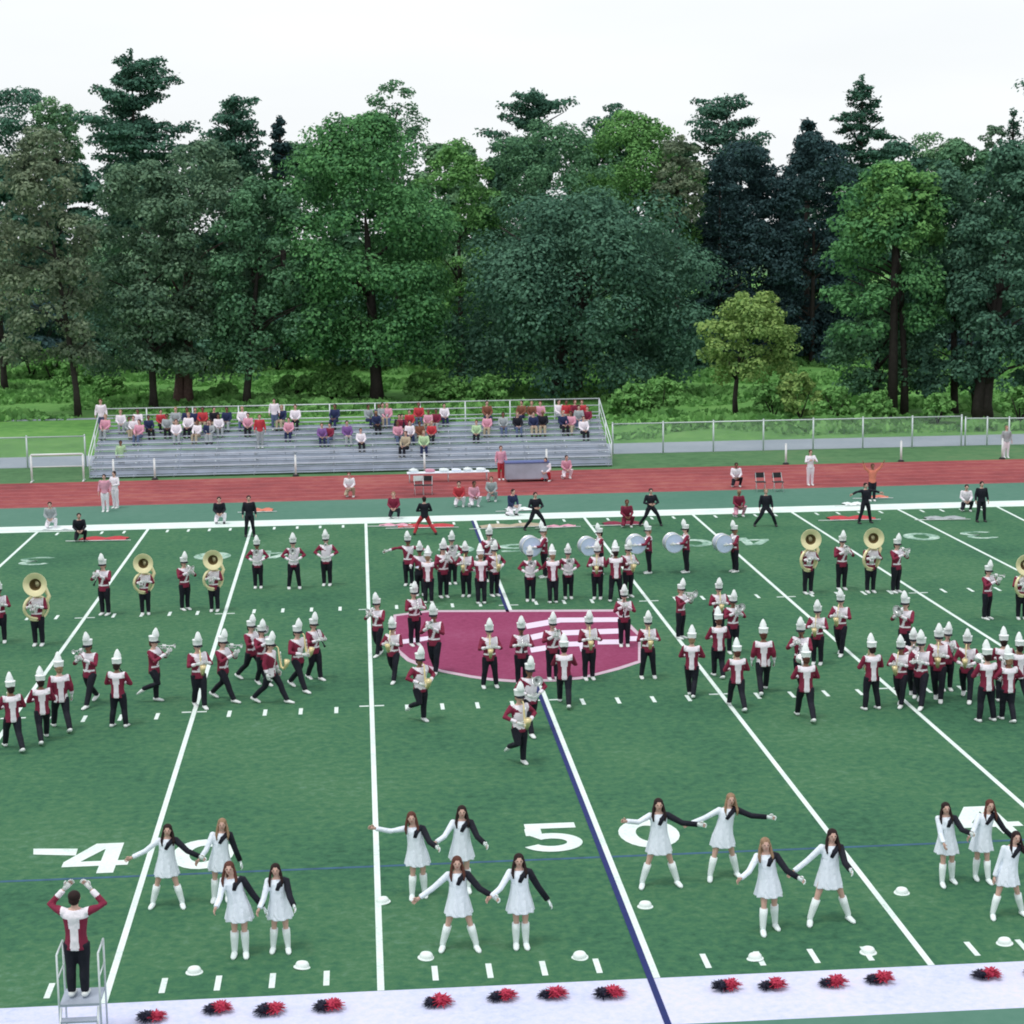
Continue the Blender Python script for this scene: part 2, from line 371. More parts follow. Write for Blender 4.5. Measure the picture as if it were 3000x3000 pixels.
def tree(kind, u0, u1, vt, vb, y, leafkey, label, trunk=None, name='tree', dens=1.0, leaf=.13, bark='bark', group='trees behind the field', lobes=1.0, trunks=None, thick=.26, cat='tree', amp=1.0, cmax=2.6):
    """crown edges measured on the photo (display px), standing at depth y"""
    u0, u1, vt, vb = u0*K, u1*K, vt*K, vb*K
    a, b = PY(u0, (vt+vb)/2, y), PY(u1, (vt+vb)/2, y)
    ztop = PY((u0+u1)/2, vt, y).z; zbot = max(.3, PY((u0+u1)/2, vb, y).z)
    cx = (a.x+b.x)/2; Rx = (b.x-a.x)/2; H = ztop-zbot
    root = empty(name, (cx if trunk is None else PY(trunk*K, 1200, y).x, y, 0)); tag(root, label, cat, group)
    ox = cx-root.location.x; p1, p2, p3 = [random.uniform(0, 6.28) for _ in range(3)]
    Ps, Ns, Ss = [], [], []
    def add(t): Ps.append(t[0]); Ns.append(t[1]); Ss.append(t[2])
    if kind in ('round', 'shrub'):
        kc = int((46 + 3.2*min(H, 18))*lobes); asp = H/max(Rx*2, .1)
        for i in range(kc):
            t = random.random(); prof = (math.sin(math.pi*min(1, max(0, t*.80+.19)))**.46)
            ph = random.uniform(0, 2*math.pi); prof *= 1+amp*(.13*math.sin(t*9+ph*2+p1)+.09*math.sin(t*17-ph*3+p2)+.06*math.sin(ph*5+t*5+p3)); rr = Rx*prof*random.uniform(.35,1)**.8
            cr = min(cmax, Rx*random.uniform(.17,.31))*(.75+.25*prof)
            if rr+cr > Rx*1.06: rr = Rx*1.06-cr
            c = (ox+rr*math.cos(ph), rr*math.sin(ph)*.8, zbot+cr*.5+t*(H-cr*1.1))
            add(clump(c, (cr, cr, cr*random.uniform(.55,.8)), int(88*dens*(cr/leaf/5)**1.35)+12, leaf))
    else:
        layers = max(6, int(H/(.85 if kind == 'spruce' else 1.25)))
        for L in range(layers):
            t0 = L/layers
            nb = 9 if kind == 'spruce' else 7
            for k in range(nb):
                t = min(.985, max(0, t0+random.uniform(-.6,.6)/layers)); ph = 2*math.pi*(k+random.random())/nb
                if kind == 'spruce': R = Rx*(1-t)**.62
                else: R = Rx*(math.sin(math.pi*min(1, .20+t*.76))**.6)*random.uniform(.6,1.1)*(1+.15*math.sin(t*8+ph+p1))
                Lb = R*random.uniform(.6,1.08)
                if Lb < .3: Lb = .3
                if kind == 'pine':
                    for f_, q_ in ((.45,.34),(.8,.30)):
                        c = (ox+math.cos(ph)*Lb*f_, math.sin(ph)*Lb*f_*.85, min(ztop-.3, zbot+t*H*.97+.34*Lb*f_))
                        add(clump(c, (q_*Lb+.25, q_*Lb*.8+.25, .34), int(34*dens*max(.5, Lb/2)), leaf))
                n = int(46*dens*max(.6, Lb/2)); s = rng.uniform(.08,1,n)**.75
                up = -.12 if kind == 'spruce' else .32
                wd = .16*Lb + .18
                off = rng.normal(size=(n,3))*np.array([wd*.55, wd*.55, .16])*(1.1-s[:,None]*.5)
                P = np.stack([ox+math.cos(ph)*Lb*s, math.sin(ph)*Lb*s*.85, zbot+t*H*.98+up*Lb*s + (0.05*Lb*s*s)], 1)+off
                P[:,2] = np.minimum(P[:,2], ztop+.1)
                Ps.append(P); Ns.append(rng.normal(size=(n,3))*.5+np.array([0,0,1.0])); Ss.append(rng.uniform(.7,1.3,n)*leaf)
        n = int(30*dens); P = np.stack([ox+rng.normal(size=n)*.12, rng.normal(size=n)*.12, ztop-rng.uniform(0,.9,n)],1); Ps.append(P); Ns.append(rng.normal(size=(n,3))); Ss.append(np.full(n, leaf*.8))
    me = leaves_mesh('crown', np.concatenate(Ps), np.concatenate(Ns), np.concatenate(Ss), LEAF[leafkey])
    link('crown', me, root)
    bm = bmesh.new()
    if kind != 'shrub':
        xs = [0] if not trunks else [PY(t_*K, 1200, y).x-root.location.x for t_ in trunks]
        for x0 in xs:
            top = zbot+H*(.93 if kind != 'round' else .6); jt = random.uniform(-.3,.3)
            pts = [(x0, 0, -.1), (x0+jt*.2, 0, zbot*.5+.1), (x0+(ox-x0)*.25+jt*.3, 0, zbot+H*.2), (x0+(ox-x0)*.6, 0, zbot+H*.5), (x0+(ox-x0)*.8, 0, top)]
            limb(bm, pts, [thick*1.4, thick, thick*.8, thick*.5, .05], n=8)
        for k in range(10 if kind == 'round' else 6):
            ph = random.uniform(0, 6.28); t = random.uniform(.02,.55); zz = zbot+H*t; bx = ox*.4*(1 if t > .1 else 0)
            L_ = Rx*random.uniform(.45,.8)
            limb(bm, [(bx, 0, zz), (bx+math.cos(ph)*L_*.5+ox*.2, math.sin(ph)*L_*.45, zz+L_*.35), (ox+math.cos(ph)*L_, math.sin(ph)*L_*.8, zz+L_*.6)], [thick*.42, thick*.26, .03], n=6)
        link('trunk', finish(bm, 'trunk'), root, MT[bark])
    else:
        for k in range(5):
            ph = random.uniform(0, 6.28); limb(bm, [(ox*.5, 0, 0), (ox+math.cos(ph)*Rx*.3, math.sin(ph)*Rx*.3, zbot+H*.3), (ox+math.cos(ph)*Rx*.6, math.sin(ph)*Rx*.5, zbot+H*.7)], [.06,.04,.015], n=5)
        link('stem', finish(bm, 'stem'), root, MT[bark])
    return root
def by(u, v): return G(u*K, v*K).y
T = tree
ORD = ['first','second','third','fourth','fifth','sixth','seventh','eighth','ninth','tenth','eleventh','twelfth','thirteenth','fourteenth','fifteenth','sixteenth','seventeenth','eighteenth','nineteenth','twentieth']
# rear wood
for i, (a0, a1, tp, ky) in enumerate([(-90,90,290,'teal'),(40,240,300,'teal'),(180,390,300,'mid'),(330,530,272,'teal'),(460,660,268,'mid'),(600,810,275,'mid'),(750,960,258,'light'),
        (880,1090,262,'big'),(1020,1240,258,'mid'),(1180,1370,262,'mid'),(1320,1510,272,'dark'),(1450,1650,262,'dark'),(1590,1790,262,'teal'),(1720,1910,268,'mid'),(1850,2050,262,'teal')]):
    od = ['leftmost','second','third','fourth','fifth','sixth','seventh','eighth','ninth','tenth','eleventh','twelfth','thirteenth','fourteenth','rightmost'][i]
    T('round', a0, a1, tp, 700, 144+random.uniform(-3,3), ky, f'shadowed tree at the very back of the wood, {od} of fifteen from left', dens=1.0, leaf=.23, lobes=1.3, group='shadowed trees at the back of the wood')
for i in range(12):
    a0 = -60+i*165+random.uniform(-20,20)
    T('shrub', a0, a0+210, 560+random.uniform(-15,25), 690, 133+random.uniform(-2,2), random.choice(['dark','teal','big']), f'tall shadowed undergrowth bush under the wood, {ORD[i]} of twelve from left', name='shrub', cat='shrub', group='shadowed undergrowth bushes', dens=.8, leaf=.2, lobes=.75)
T('round', -60, 150, 158, 450, 150, 'teal', 'dark teal treetop at the far left edge of the skyline')
T('round', 45, 160, 178, 340, 147, 'light', 'pale yellow-green treetop beside the dark one at the left edge')
T('round', -30, 190, 232, 690, by(145,786), 'rust', 'tall rusty olive tree with a thin bare trunk left of the bleachers', trunk=147, thick=.2, lobes=1.25)
T('round', -70, 70, 470, 690, 118, 'olive', 'low olive tree cut by the left edge of the photo', lobes=.9)
T('pine', 145, 362, 92, 440, 135, 'teal', 'tallest pine with feathery upswept boughs, upper left skyline', dens=2.4, leaf=.15)
T('pine', 365, 520, 180, 340, 140, 'teal', 'shorter ragged pine just right of the tallest pine', dens=1.9, leaf=.15)
T('pine', 508, 548, 218, 330, 142, 'dark', 'tiny pine tip between the ragged pine and the green maple', dens=.9, leaf=.18)
T('round', 140, 405, 300, 722, by(290,768), 'olive', 'olive-green tree behind the left end of the bleachers', trunk=290, lobes=1.3)
T('round', 225, 520, 262, 710, by(345,765)+2, 'olive', 'olive-green tree with a pair of reddish trunks behind the bleachers', trunk=345, trunks=[338,356], bark='barkr', lobes=1.3, thick=.34)
T('round', 385, 620, 330, 712, by(466,765), 'mid', 'dark green tree whose trunk stands above the red standing spectator', trunk=466, lobes=1.2)
T('round', 505, 865, 205, 690, by(712,757), 'maple', 'broad bright green maple behind the middle of the bleachers', trunk=712, thick=.42, lobes=1.7)
T('round', 675, 812, 150, 330, 138, 'mid', 'thin leafy top rising above the broad green maple', dens=.6, lobes=.8)
T('round', 765, 965, 262, 640, 124, 'bright', 'fresh green tree between the broad maple and the biggest dark tree', dens=.9)
T('round', 840, 1360, 352, 742, by(1075,748), 'big', 'biggest dark teal tree spreading over the right half of the bleachers', trunk=1075, thick=.5, trunks=[1050,1088], lobes=1.25, amp=1.7, cmax=2.9, leaf=.14)
T('round', 900, 1180, 222, 600, 124, 'mid', 'grey-green rounded tree above the biggest dark tree')
T('pine', 922, 1092, 166, 330, 138, 'teal', 'pine with spiky crown on the centre skyline', dens=1.9, leaf=.15)
T('round', 1070, 1325, 205, 520, 130, 'bright', 'light green domed tree on the skyline right of centre', dens=.9)
T('round', 1225, 1330, 252, 420, 126, 'rust', 'brown-tinted tree beside the light green dome')
T('round', 1095, 1240, 192, 320, 142, 'teal', 'low dark crown peeking above the light green dome', lobes=.7)
T('pine', 1280, 1462, 176, 340, 142, 'teal', 'loose open-crowned pine on the skyline left of the spruce', dens=1.5, leaf=.15)
T('spruce', 1275, 1440, 280, 700, 127, 'dark', 'very dark conifer, left one of the black-green conifer clump', dens=1.1)
T('round', 1290, 1500, 262, 690, 130, 'dark', 'broad very dark evergreen in the middle of the conifer clump', lobes=1.5)
T('round', 1430, 1640, 245, 700, 129, 'dark', 'broad very dark evergreen under the pointed spruce', lobes=1.5)
T('spruce', 1505, 1745, 140, 420, 133, 'teal', 'tall pointed spruce on the right skyline', dens=2.4, leaf=.15)
T('pine', 1498, 1550, 222, 320, 138, 'dark', 'small leaning conifer tip left of the pointed spruce', dens=.8, leaf=.18)
T('round', 1555, 1795, 303, 640, by(1706,783), 'maple', 'vivid light green maple in front of the dark conifers', trunk=1706, lobes=1.3, thick=.22)
T('round', 1595, 1785, 300, 480, by(1706,783)-.8, 'bright', 'yellow-green upper bough mass above the vivid maple', dens=.9, lobes=.9)
T('round', 1550, 1760, 590, 745, by(1706,783)+2, 'mid', 'low green tree beneath the vivid maple')
T('round', 1316, 1510, 545, 728, by(1388,786), 'yellow', 'small yellow-green autumn tree alone behind the fence', trunk=1388, thick=.16, leaf=.12, amp=1.7)
T('round', 1700, 1885, 300, 745, by(1830,789)+3, 'big', 'dark green tree with forked trunk right of the vivid maple', trunk=1822, trunks=[1800,1842], lobes=1.4)
T('round', 1790, 2030, 258, 740, by(1850,789), 'big', 'dark tree filling the right edge behind the fence', trunk=1852, trunks=[1846,1862], lobes=1.7, thick=.36)
T('round', 1680, 1850, 248, 420, 150, 'light', 'hazy round treetops between the spruce and the right edge')
T('spruce', 1886, 1936, 203, 330, 150, 'teal', 'slim little spruce near the right edge', dens=.8, leaf=.15)
T('round', 1845, 1905, 236, 330, 149, 'olive', 'small round crown left of the slim spruce', lobes=.6)
T('pine', 1912, 2075, 72, 420, 120, 'teal', 'tall pine cut by the right edge with separate boughs', dens=.8, leaf=.15)
# shrubs
shr = [(520,590,705,750),(575,680,692,752),(660,695,722,745),(760,850,700,752),(800,880,706,756),(885,960,706,758),(1150,1225,722,785),(1205,1290,712,780),(1420,1500,716,786),(1470,1550,702,788),
       (1545,1610,728,790),(1620,1690,735,792),(1740,1800,742,795),(1890,1960,728,798),(60,130,655,712),(100,190,672,735),(175,240,705,750),(400,450,722,752)]
shr.sort()
def nth(i):
    if i < 20: return ORD[i]
    return ['twenty-','thirty-','forty-','fifty-'][i//10-2 if i % 10 != 9 else (i+1)//10-2] + ORD[i % 10] if (i+1) % 10 else ['thirtieth','fortieth','fiftieth'][(i+1)//10-3]
for i, (a0, a1, tp, bt) in enumerate(shr):
    nm = 'left of the bleachers' if a0 < 300 else ('behind the bleachers' if a0 < 1000 else 'behind the fence')
    col = 'yellow' if a0 == 1470 else ('shrub' if random.random() < .8 else 'light')
    lst = [s for s in shr if (s[0] < 300) == (a0 < 300) and (s[0] < 1000) == (a0 < 1000)]
    T('shrub', a0-4, a1+4, tp, bt+8, by((a0+a1)/2, bt+4), col, f'leafy {"yellowish" if col=="yellow" else "green"} shrub {nm}, {nth(lst.index((a0,a1,tp,bt)))} from left', name='shrub', cat='shrub', group='shrubs at the edge of the wood', dens=.75, leaf=.13, lobes=.8)

# rough tall grass of the meadow
n = 60000
gy = PB+1.5+(140-PB)*rng.random(n)**.9; gx = CX+(gy-CY)*(YAW+rng.uniform(-.30,.30,n))
pn = np.sin(gx*.55+np.sin(gy*.5)*2)+np.sin(gx*.21+gy*.33+1.3)+np.sin(gx*1.3-gy*.9)*.6
keep = (pn > -.5) & ~((gx < -14) & (gy < 95)); gx, gy, pn = gx[keep], gy[keep], pn[keep]; n = len(gx)
gh = (.12+.16*np.clip(pn+.5, 0, 2.4))*rng.uniform(.6,1.3,n)
P_ = np.stack([gx, gy, gh*.6], 1); N_ = rng.normal(size=(n,3))*np.array([1,1,.5]); N_[:,2] += .5
mg = link('tall_grass', leaves_mesh('tall_grass', P_, N_, gh*.75+.05, LEAF['shrub'])); tag(mg, 'rough bright green grass and weeds growing across the meadow', 'grass', kind='stuff')
# ================================================================ BLEACHERS, FENCES
bl0, bl1 = G(262,1393), G(1778,1352)
BX0, BX1 = bl0.x+.2, bl1.x; BY = TR1+.9
NR = 8; DEP = .62
def rowyz(i): return BY+.5+DEP*i, .50+.235*i
bl = empty('bleachers', ((BX0+BX1)/2, BY, 0)); tag(bl, 'long low aluminium bleachers with railings beyond the red track', 'bleachers')
BC = (BX0+BX1)/2; LN = BX1-BX0
for i in range(NR):
    yy, zz = rowyz(i)
    bm = bmesh.new(); nseg = 6
    for k in range(nseg):
        box(bm, (-LN/2+LN*(k+.5)/nseg, yy-BY, zz), (LN/nseg-.04, .26, .04)); 
    link('seat', finish(bm, 'seat', False), bl, MT['alu'])
    bm = bmesh.new(); box(bm, (0, yy-BY-.30, zz-.40), (LN, .30, .03)); box(bm, (0, yy-BY-.14, zz-.25), (LN, .02, .20))
    link('footboard', finish(bm, 'footboard', False), bl, MT['alud'])
for k in range(14):
    x = -LN/2+.15+(LN-.3)*k/13; yb, zb = rowyz(NR-1)
    bm = bmesh.new(); limb(bm, [(x, .25, 0), (x, yb-BY+.3, 0)], [.035]*2, n=5); limb(bm, [(x, .25, .02), (x, yb-BY+.2, zb-.1)], [.035]*2, n=5)
    for j in range(0, NR, 2): yy, zz = rowyz(j); limb(bm, [(x, yy-BY, 0), (x, yy-BY, zz-.02)], [.03]*2, n=5)
    link('frame', finish(bm, 'frame'), bl, MT['alul'])
yb, zb = rowyz(NR-1); RZ = PY(1000,1183,yb+.4).z
for zz in (RZ, RZ-.36, RZ-.72):
    bm = bmesh.new(); limb(bm, [(-LN/2, yb-BY+.35, zz), (LN/2, yb-BY+.35, zz)], [.03]*2, n=6); link('rail', finish(bm, 'rail'), bl, MT['alul'])
for k in range(12):
    x = -LN/2+LN*k/11; bm = bmesh.new(); limb(bm, [(x, yb-BY+.35, 0), (x, yb-BY+.35, RZ)], [.035]*2, n=6); link('rail_post', finish(bm, 'rail_post'), bl, MT['alul'])
for sx in (-1, 1):
    bm = bmesh.new(); x = sx*LN/2
    limb(bm, [(x, .3, 1.25), (x, yb-BY+.35, RZ)], [.03]*2, n=6); limb(bm, [(x, .3, .8), (x, yb-BY+.35, RZ-.45)], [.025]*2, n=6)
    limb(bm, [(x, .3, 0), (x, .3, 1.25)], [.03]*2, n=6); limb(bm, [(x, 2.6, 0), (x, 2.6, 2.05)], [.03]*2, n=6)
    link('side_rail', finish(bm, 'side_rail'), bl, MT['alul'])
# chain-link fences
def chain_mat():
    m = bpy.data.materials.new('chain_link_wire'); m.use_nodes = True; t = m.node_tree; b = t.nodes['Principled BSDF']; o = t.nodes['Material Output']
    b.inputs['Base Color'].default_value = (.42,.50,.50,1); b.inputs['Metallic'].default_value = .4; b.inputs['Roughness'].default_value = .5
    co = t.nodes.new('ShaderNodeTexCoord'); ws = []
    for a_ in (45, -45):
        mp = t.nodes.new('ShaderNodeMapping'); mp.inputs['Rotation'].default_value = (0, math.radians(a_), 0)
        wv = t.nodes.new('ShaderNodeTexWave'); wv.inputs['Scale'].default_value = 5.6; t.links.new(co.outputs['Object'], mp.inputs[0]); t.links.new(mp.outputs[0], wv.inputs[0]); ws.append(wv)
    mxn = t.nodes.new('ShaderNodeMath'); mxn.operation = 'MAXIMUM'; t.links.new(ws[0].outputs['Fac'], mxn.inputs[0]); t.links.new(ws[1].outputs['Fac'], mxn.inputs[1])
    gt = t.nodes.new('ShaderNodeMath'); gt.operation = 'GREATER_THAN'; gt.inputs[1].default_value = .975; t.links.new(mxn.outputs[0], gt.inputs[0])
    tp = t.nodes.new('ShaderNodeBsdfTransparent'); ms = t.nodes.new('ShaderNodeMixShader')
    t.links.new(gt.outputs[0], ms.inputs[0]); t.links.new(tp.outputs[0], ms.inputs[1]); t.links.new(b.outputs[0], ms.inputs[2]); t.links.new(ms.outputs[0], o.inputs['Surface'])
    return m
CH = chain_mat()
def fence(x0, x1, y, h, step, label, name='chain_link_fence', y1=None):
    y1 = y if y1 is None else y1
    r = empty(name, (x0, y, 0)); tag(r, label, 'fence'); dx = x1-x0; dy = y1-y
    n = max(1, round(abs(dx)/step))
    for k in range(n+1):
        bm = bmesh.new(); limb(bm, [(dx*k/n, dy*k/n, -.02), (dx*k/n, dy*k/n, h+.04)], [.045]*2, n=7); ball(bm, (dx*k/n, dy*k/n, h+.05), .055, seg=6); link('post', finish(bm, 'post'), r, MT['alul'])
    bm = bmesh.new(); limb(bm, [(0,0,h), (dx,dy,h)], [.035]*2, n=6); link('rail', finish(bm, 'rail'), r, MT['alul'])
    me = bpy.data.meshes.new('mesh'); me.from_pydata([(0,.0,.04),(dx,dy,.04),(dx,dy,h),(0,0,h)], [], [(0,1,2,3)]); link('wire_mesh', me, r, CH)
FY = PA-.25; fh = PY(2300, 1231, FY).z
fx0 = PY(1795,1300,FY).x; fx1 = PY(2816,1300,FY).x
fence(fx0, fx1, FY, fh, 2.85, 'tall chain-link fence on galvanised posts right of the bleachers')
fence(fx1+.25, fx1+14, FY+.1, fh*.92, 1.1, 'closely posted chain-link fence section at the right edge', y1=FY-2.5)
fxl = PY(250,1330,FY).x
fence(fxl-18, fxl, FY, PY(100,1281,FY).z, 2.85, 'faint chain-link fence left of the bleachers beside the path')
# low white posts along the track edge
lp = [(473,1375,'left'),(872,1367,''),(1239,1361,''),(1593,1360,''),(2295,1350,''),(2640,1346,''),(2951,1344,''),(350,1385,'')]
lp.sort()
for i, (u, v, _) in enumerate(lp):
    p = G(u, v+6); bm = bmesh.new(); limb(bm, [(0,0,0),(0,0,1.02)], [.055,.05], n=8); ball(bm, (0,0,1.02), .055, seg=8)
    r = empty('marker_post', (p.x, TR1+.25, 0)); link('pole', finish(bm, 'pole'), r, MT['post'])
    bm = bmesh.new(); lathe(bm, [(.02,.10),(.13,.08),(.18,.0),(.0,.0)], n=10); link('base', finish(bm, 'base'), r, MT['rubber'])
    tag(r, f'short white post on the far edge of the track, {nth(i)} of eight from left', 'post', 'short white posts along the track')
bm = bmesh.new(); x0 = G(872,1372).x; x1 = G(1593,1366).x; 
# white metal barrier frame
bf = G(95,1412); bx2 = G(250,1405).x-bf.x
r = empty('barrier_frame', (bf.x, TR1+.4, 0)); tag(r, 'white tubular barrier frame beside the left end of the bleachers', 'barrier')
for x in (0, bx2):
    bm = bmesh.new(); limb(bm, [(x,0,0),(x,0,1.35)], [.05]*2, n=8); limb(bm, [(x,-.4,.03),(x,.4,.03)], [.04]*2, n=6); link('leg', finish(bm,'leg'), r, MT['post'])
bm = bmesh.new(); limb(bm, [(0,0,1.35),(bx2,0,1.35)], [.055]*2, n=8); limb(bm, [(0,0,.75),(bx2,0,.75)], [.025]*2, n=6); link('crossbar', finish(bm,'crossbar'), r, MT['post'])
PEOPLE_HERE = True
# ================================================================ PEOPLE
def mirror(p): return (-p[0], p[1], p[2])
def pose(legs='stand', arms='play', dz=0, lean=0.0):
    J = {}
    hz = .88
    L = dict(stand=(((.09,0,.47),(.09,.02,.08)), ((-.09,0,.47),(-.09,.02,.08))),
             wide=(((.17,-.02,.47),(.26,.02,.08)), ((-.17,-.02,.47),(-.26,.02,.08))),
             apart=(((.12,-.02,.47),(.16,.02,.08)), ((-.12,-.02,.47),(-.16,.02,.08))),
             stride=(((.10,-.20,.47),(.10,-.36,.09)), ((-.09,.10,.45),(-.09,.40,.14))),
             strideb=(((.09,.10,.45),(.09,.40,.14)), ((-.10,-.20,.47),(-.10,-.36,.09))),
             kneeup=(((.09,0,.47),(.09,.02,.08)), ((-.10,-.14,.52),(-.12,.24,.36))),
             step=(((.08,-.10,.46),(.06,-.16,.08)), ((-.07,.02,.45),(-.04,.22,.10))),
             sit=(((.10,-.44,.50),(.11,-.46,.08)), ((-.10,-.44,.50),(-.11,-.46,.08))),
             lunge=(((.26,-.10,.46),(.40,.0,.08)), ((-.22,-.05,.42),(-.42,.1,.08))),
             crouch=(((.22,-.36,.46),(.17,-.10,.08)), ((-.16,-.30,.14),(-.14,.12,.10))))[legs]
    if legs == 'stride' or legs == 'strideb': hz = .83
    if legs == 'lunge': hz = .76
    if legs == 'sit': hz = .46
    if legs == 'crouch': hz = .36; lean = .25
    d = hz-.88
    J['hip'] = Vector((0, 0, hz)); J['legs'] = [[Vector((s*.085, 0, hz-.02)), Vector(k), Vector(a)] for (k, a), s in zip(L, (1,-1))]
    A = dict(play=((.27,-.16,1.14),(.045,-.36,1.33)), low=((.28,-.06,1.10),(.09,-.30,1.06)), side=((.34,-.02,1.16),(.12,-.22,1.04)), down=((.23,.02,1.12),(.25,-.06,.88)),
             conduct=((.37,-.14,1.40),(.17,-.20,1.64)), drum=((.27,-.14,1.13),(.30,-.40,1.12)), hold=((.26,-.12,1.12),(.13,-.30,1.20)), lap=((.22,-.10,1.12),(.08,-.34,.98)), wave=((.34,-.02,1.5),(.42,-.1,1.72)), out=((.40,0,1.32),(.62,-.05,1.24)))[arms]
    def ad(p): return Vector((p[0], p[1]-lean*(p[2]-.9), p[2]+d))
    J['sh'] = [ad((s*.165, 0, 1.36)) for s in (1,-1)]
    J['arms'] = [[ad((s*.165,0,1.35)), ad((s*A[0][0],A[0][1],A[0][2])), ad((s*A[1][0],A[1][1],A[1][2]))] for s in (1,-1)]
    J['tor'] = [ad((0,0,.86)), ad((0,0,1.0)), ad((0,-.01,1.16)), ad((0,0,1.30)), ad((0,.005,1.40))]
    J['neck'] = [ad((0,.01,1.38)), ad((0,-.01,1.48))]; J['head'] = ad((0,-.02,1.565))
    J['d'] = d; J['fh'] = (.15 if legs != 'kneeup' else .15)
    return J
def hand(bm, wr, dr, sgn, mi=0, sc=1.0):
    """palm, four unequal bent fingers and a side thumb, rooted at the wrist"""
    d = Vector(dr).normalized(); side = Vector((0,0,1)) if abs(d.z) < .8 else Vector((0,-1,0)); side = (side-d*side.dot(d)).normalized(); nrm = d.cross(side)*sgn
    wr = Vector(wr); R_ = Matrix((side, nrm, d)).transposed()
    limb(bm, [wr-d*.02*sc, wr+d*.03*sc, wr+d*.085*sc], [(.024*sc,.020*sc),(.036*sc,.017*sc),(.038*sc,.014*sc)], n=8, ref=tuple(side), mi=mi)
    for k, (o, L_) in enumerate(((-.028,.062),(-.010,.074),(.010,.078),(.028,.070))):
        b = wr+d*.078*sc+side*o*sc; p1 = b+d*L_*.5*sc+nrm*.008*sc; p2 = b+d*L_*.85*sc+nrm*.032*sc
        limb(bm, [b, p1, p2], [.0095*sc,.0088*sc,.007*sc], n=5, mi=mi)
    b = wr+d*.03*sc+side*.03*sc; limb(bm, [b, b+side*.025*sc+d*.03*sc+nrm*.008*sc, b+side*.03*sc+d*.058*sc+nrm*.02*sc], [.011*sc,.0105*sc,.008*sc], n=5, mi=mi)
def legpts(leg): h, k, a = leg; return [h, h.lerp(k,.5)+Vector((0,-.01,0)), k, k.lerp(a,.4)+Vector((0,.015,0)), a]
def foot_dir(leg):
    h, k, a = leg; sh = (a-k).normalized()
    if a.z > .25: return (Vector((0,-.3,0))+sh*.9).normalized()
    return Vector((0,-1,-.02 if a.z < .1 else -.35)).normalized()
def build_body(J, slim=1.0):
    bm = bmesh.new(); s = slim
    limb(bm, J['tor'], [(.145*s,.10*s),(.125*s,.09*s),(.14*s,.10*s),(.16*s,.10*s),(.10*s,.07*s)], n=12)
    limb(bm, [J['neck'][0], J['neck'][1], J['head']+Vector((0,.02,-.02))], [.055,.05,.05], n=8)
    h = J['head']; ball(bm, h+Vector((0,.008,.012)), (.074,.092,.098)); ball(bm, h+Vector((0,-.02,-.05)), (.052,.062,.062)); ball(bm, h+Vector((0,-.092,-.012)), (.013,.02,.022))
    for s2 in (1,-1): ball(bm, h+Vector((s2*.076,.01,-.01)), (.014,.018,.03))
    for sgn, a in zip((1,-1), J['arms']):
        limb(bm, [a[0], a[0].lerp(a[1],.45), a[1], a[1].lerp(a[2],.35), a[2]], [.052*s,.045*s,.038*s,.037*s,.024], n=8)
        ball(bm, a[0], .058*s)
    for lg in J['legs']:
        p = legpts(lg); limb(bm, p, [.088*s,.078*s,.055*s,.054*s,.036], n=9)
        f = foot_dir(lg); fl_ = 1 if slim > .9 else .55; limb(bm, [lg[2]-f*.03+Vector((0,0,-.035)), lg[2]+f*.06*fl_+Vector((0,0,-.04)), lg[2]+f*.16*fl_+Vector((0,0,-.055))], [.03,(.034,.026),(.03,.016)], n=8)
    me = remesh(bm, .02); b2 = bmesh.new(); b2.from_mesh(me); bpy.data.meshes.remove(me)
    for sgn, a in zip((1,-1), J['arms']): hand(b2, a[2], a[2]-a[1], sgn)
    for s2 in (1,-1): ball(b2, h+Vector((s2*.028,-.084,.012)), (.012,.008,.007), mi=1, seg=6)
    ball(b2, h+Vector((0,-.079,-.052)), (.022,.008,.006), mi=2, seg=6)
    me = finish(b2, 'body'); return me
def build_jacket(J, stripes=True, sleeve=1.0, hem=.80):
    bm = bmesh.new(); t = list(J['tor']); d = J['d']
    base = t[0].copy(); base.z -= (.86-hem)
    limb(bm, [base]+t, [(.165,.125),(.160,.12),(.143,.108),(.160,.118),(.182,.122),(.10,.08)], n=14)
    for a in J['arms']:
        e = a[1].lerp(a[2], .88 if sleeve >= 1 else .1)
        limb(bm, [a[0], a[0].lerp(a[1],.45), a[1], e], [.070,.062,.056,.047], n=9); ball(bm, a[0], .074)
    me = remesh(bm, .022)
    if stripes:
        el = [a[1] for a in J['arms']]; ws = [a[2] for a in J['arms']]
        mi = []
        for p in me.polygons:
            c = p.center; z = c.z-d; m = 0
            if abs(c.x) < .19:
                if c.y > .0:
                    if z > 1.27 or abs(c.x) < .058+.05*max(0,(z-1.0)): m = 1     # back: white yoke and long panel
                elif z > 1.235-.85*c.x or (.93 < z < .985) or (z > .985 and abs(c.x-.02-.35*(z-1.1)) < .034): m = 1     # front: broad sash from one shoulder, belt
            for w_, e_ in zip(ws, el):
                if (c-w_).length < .235 and (c-w_).length < (c-e_).length: m = 1   # gauntlets
            mi.append(m)
        me.polygons.foreach_set('material_index', mi)
    me.polygons.foreach_set('use_smooth', [True]*len(me.polygons)); me.name = 'jacket'; return me
def build_trousers(J, short=False):
    bm = bmesh.new(); limb(bm, [J['tor'][0]+Vector((0,0,.12)), J['hip']+Vector((0,0,-.06))], [(.135,.10),(.14,.105)], n=12)
    for lg in J['legs']:
        p = legpts(lg)
        if short: limb(bm, p[:3], [.102,.098,.085], n=9)
        else: limb(bm, p, [.100,.092,.072,.070,.060], n=9)
    me = remesh(bm, .022); me.polygons.foreach_set('use_smooth', [True]*len(me.polygons)); me.name = 'trousers'; return me
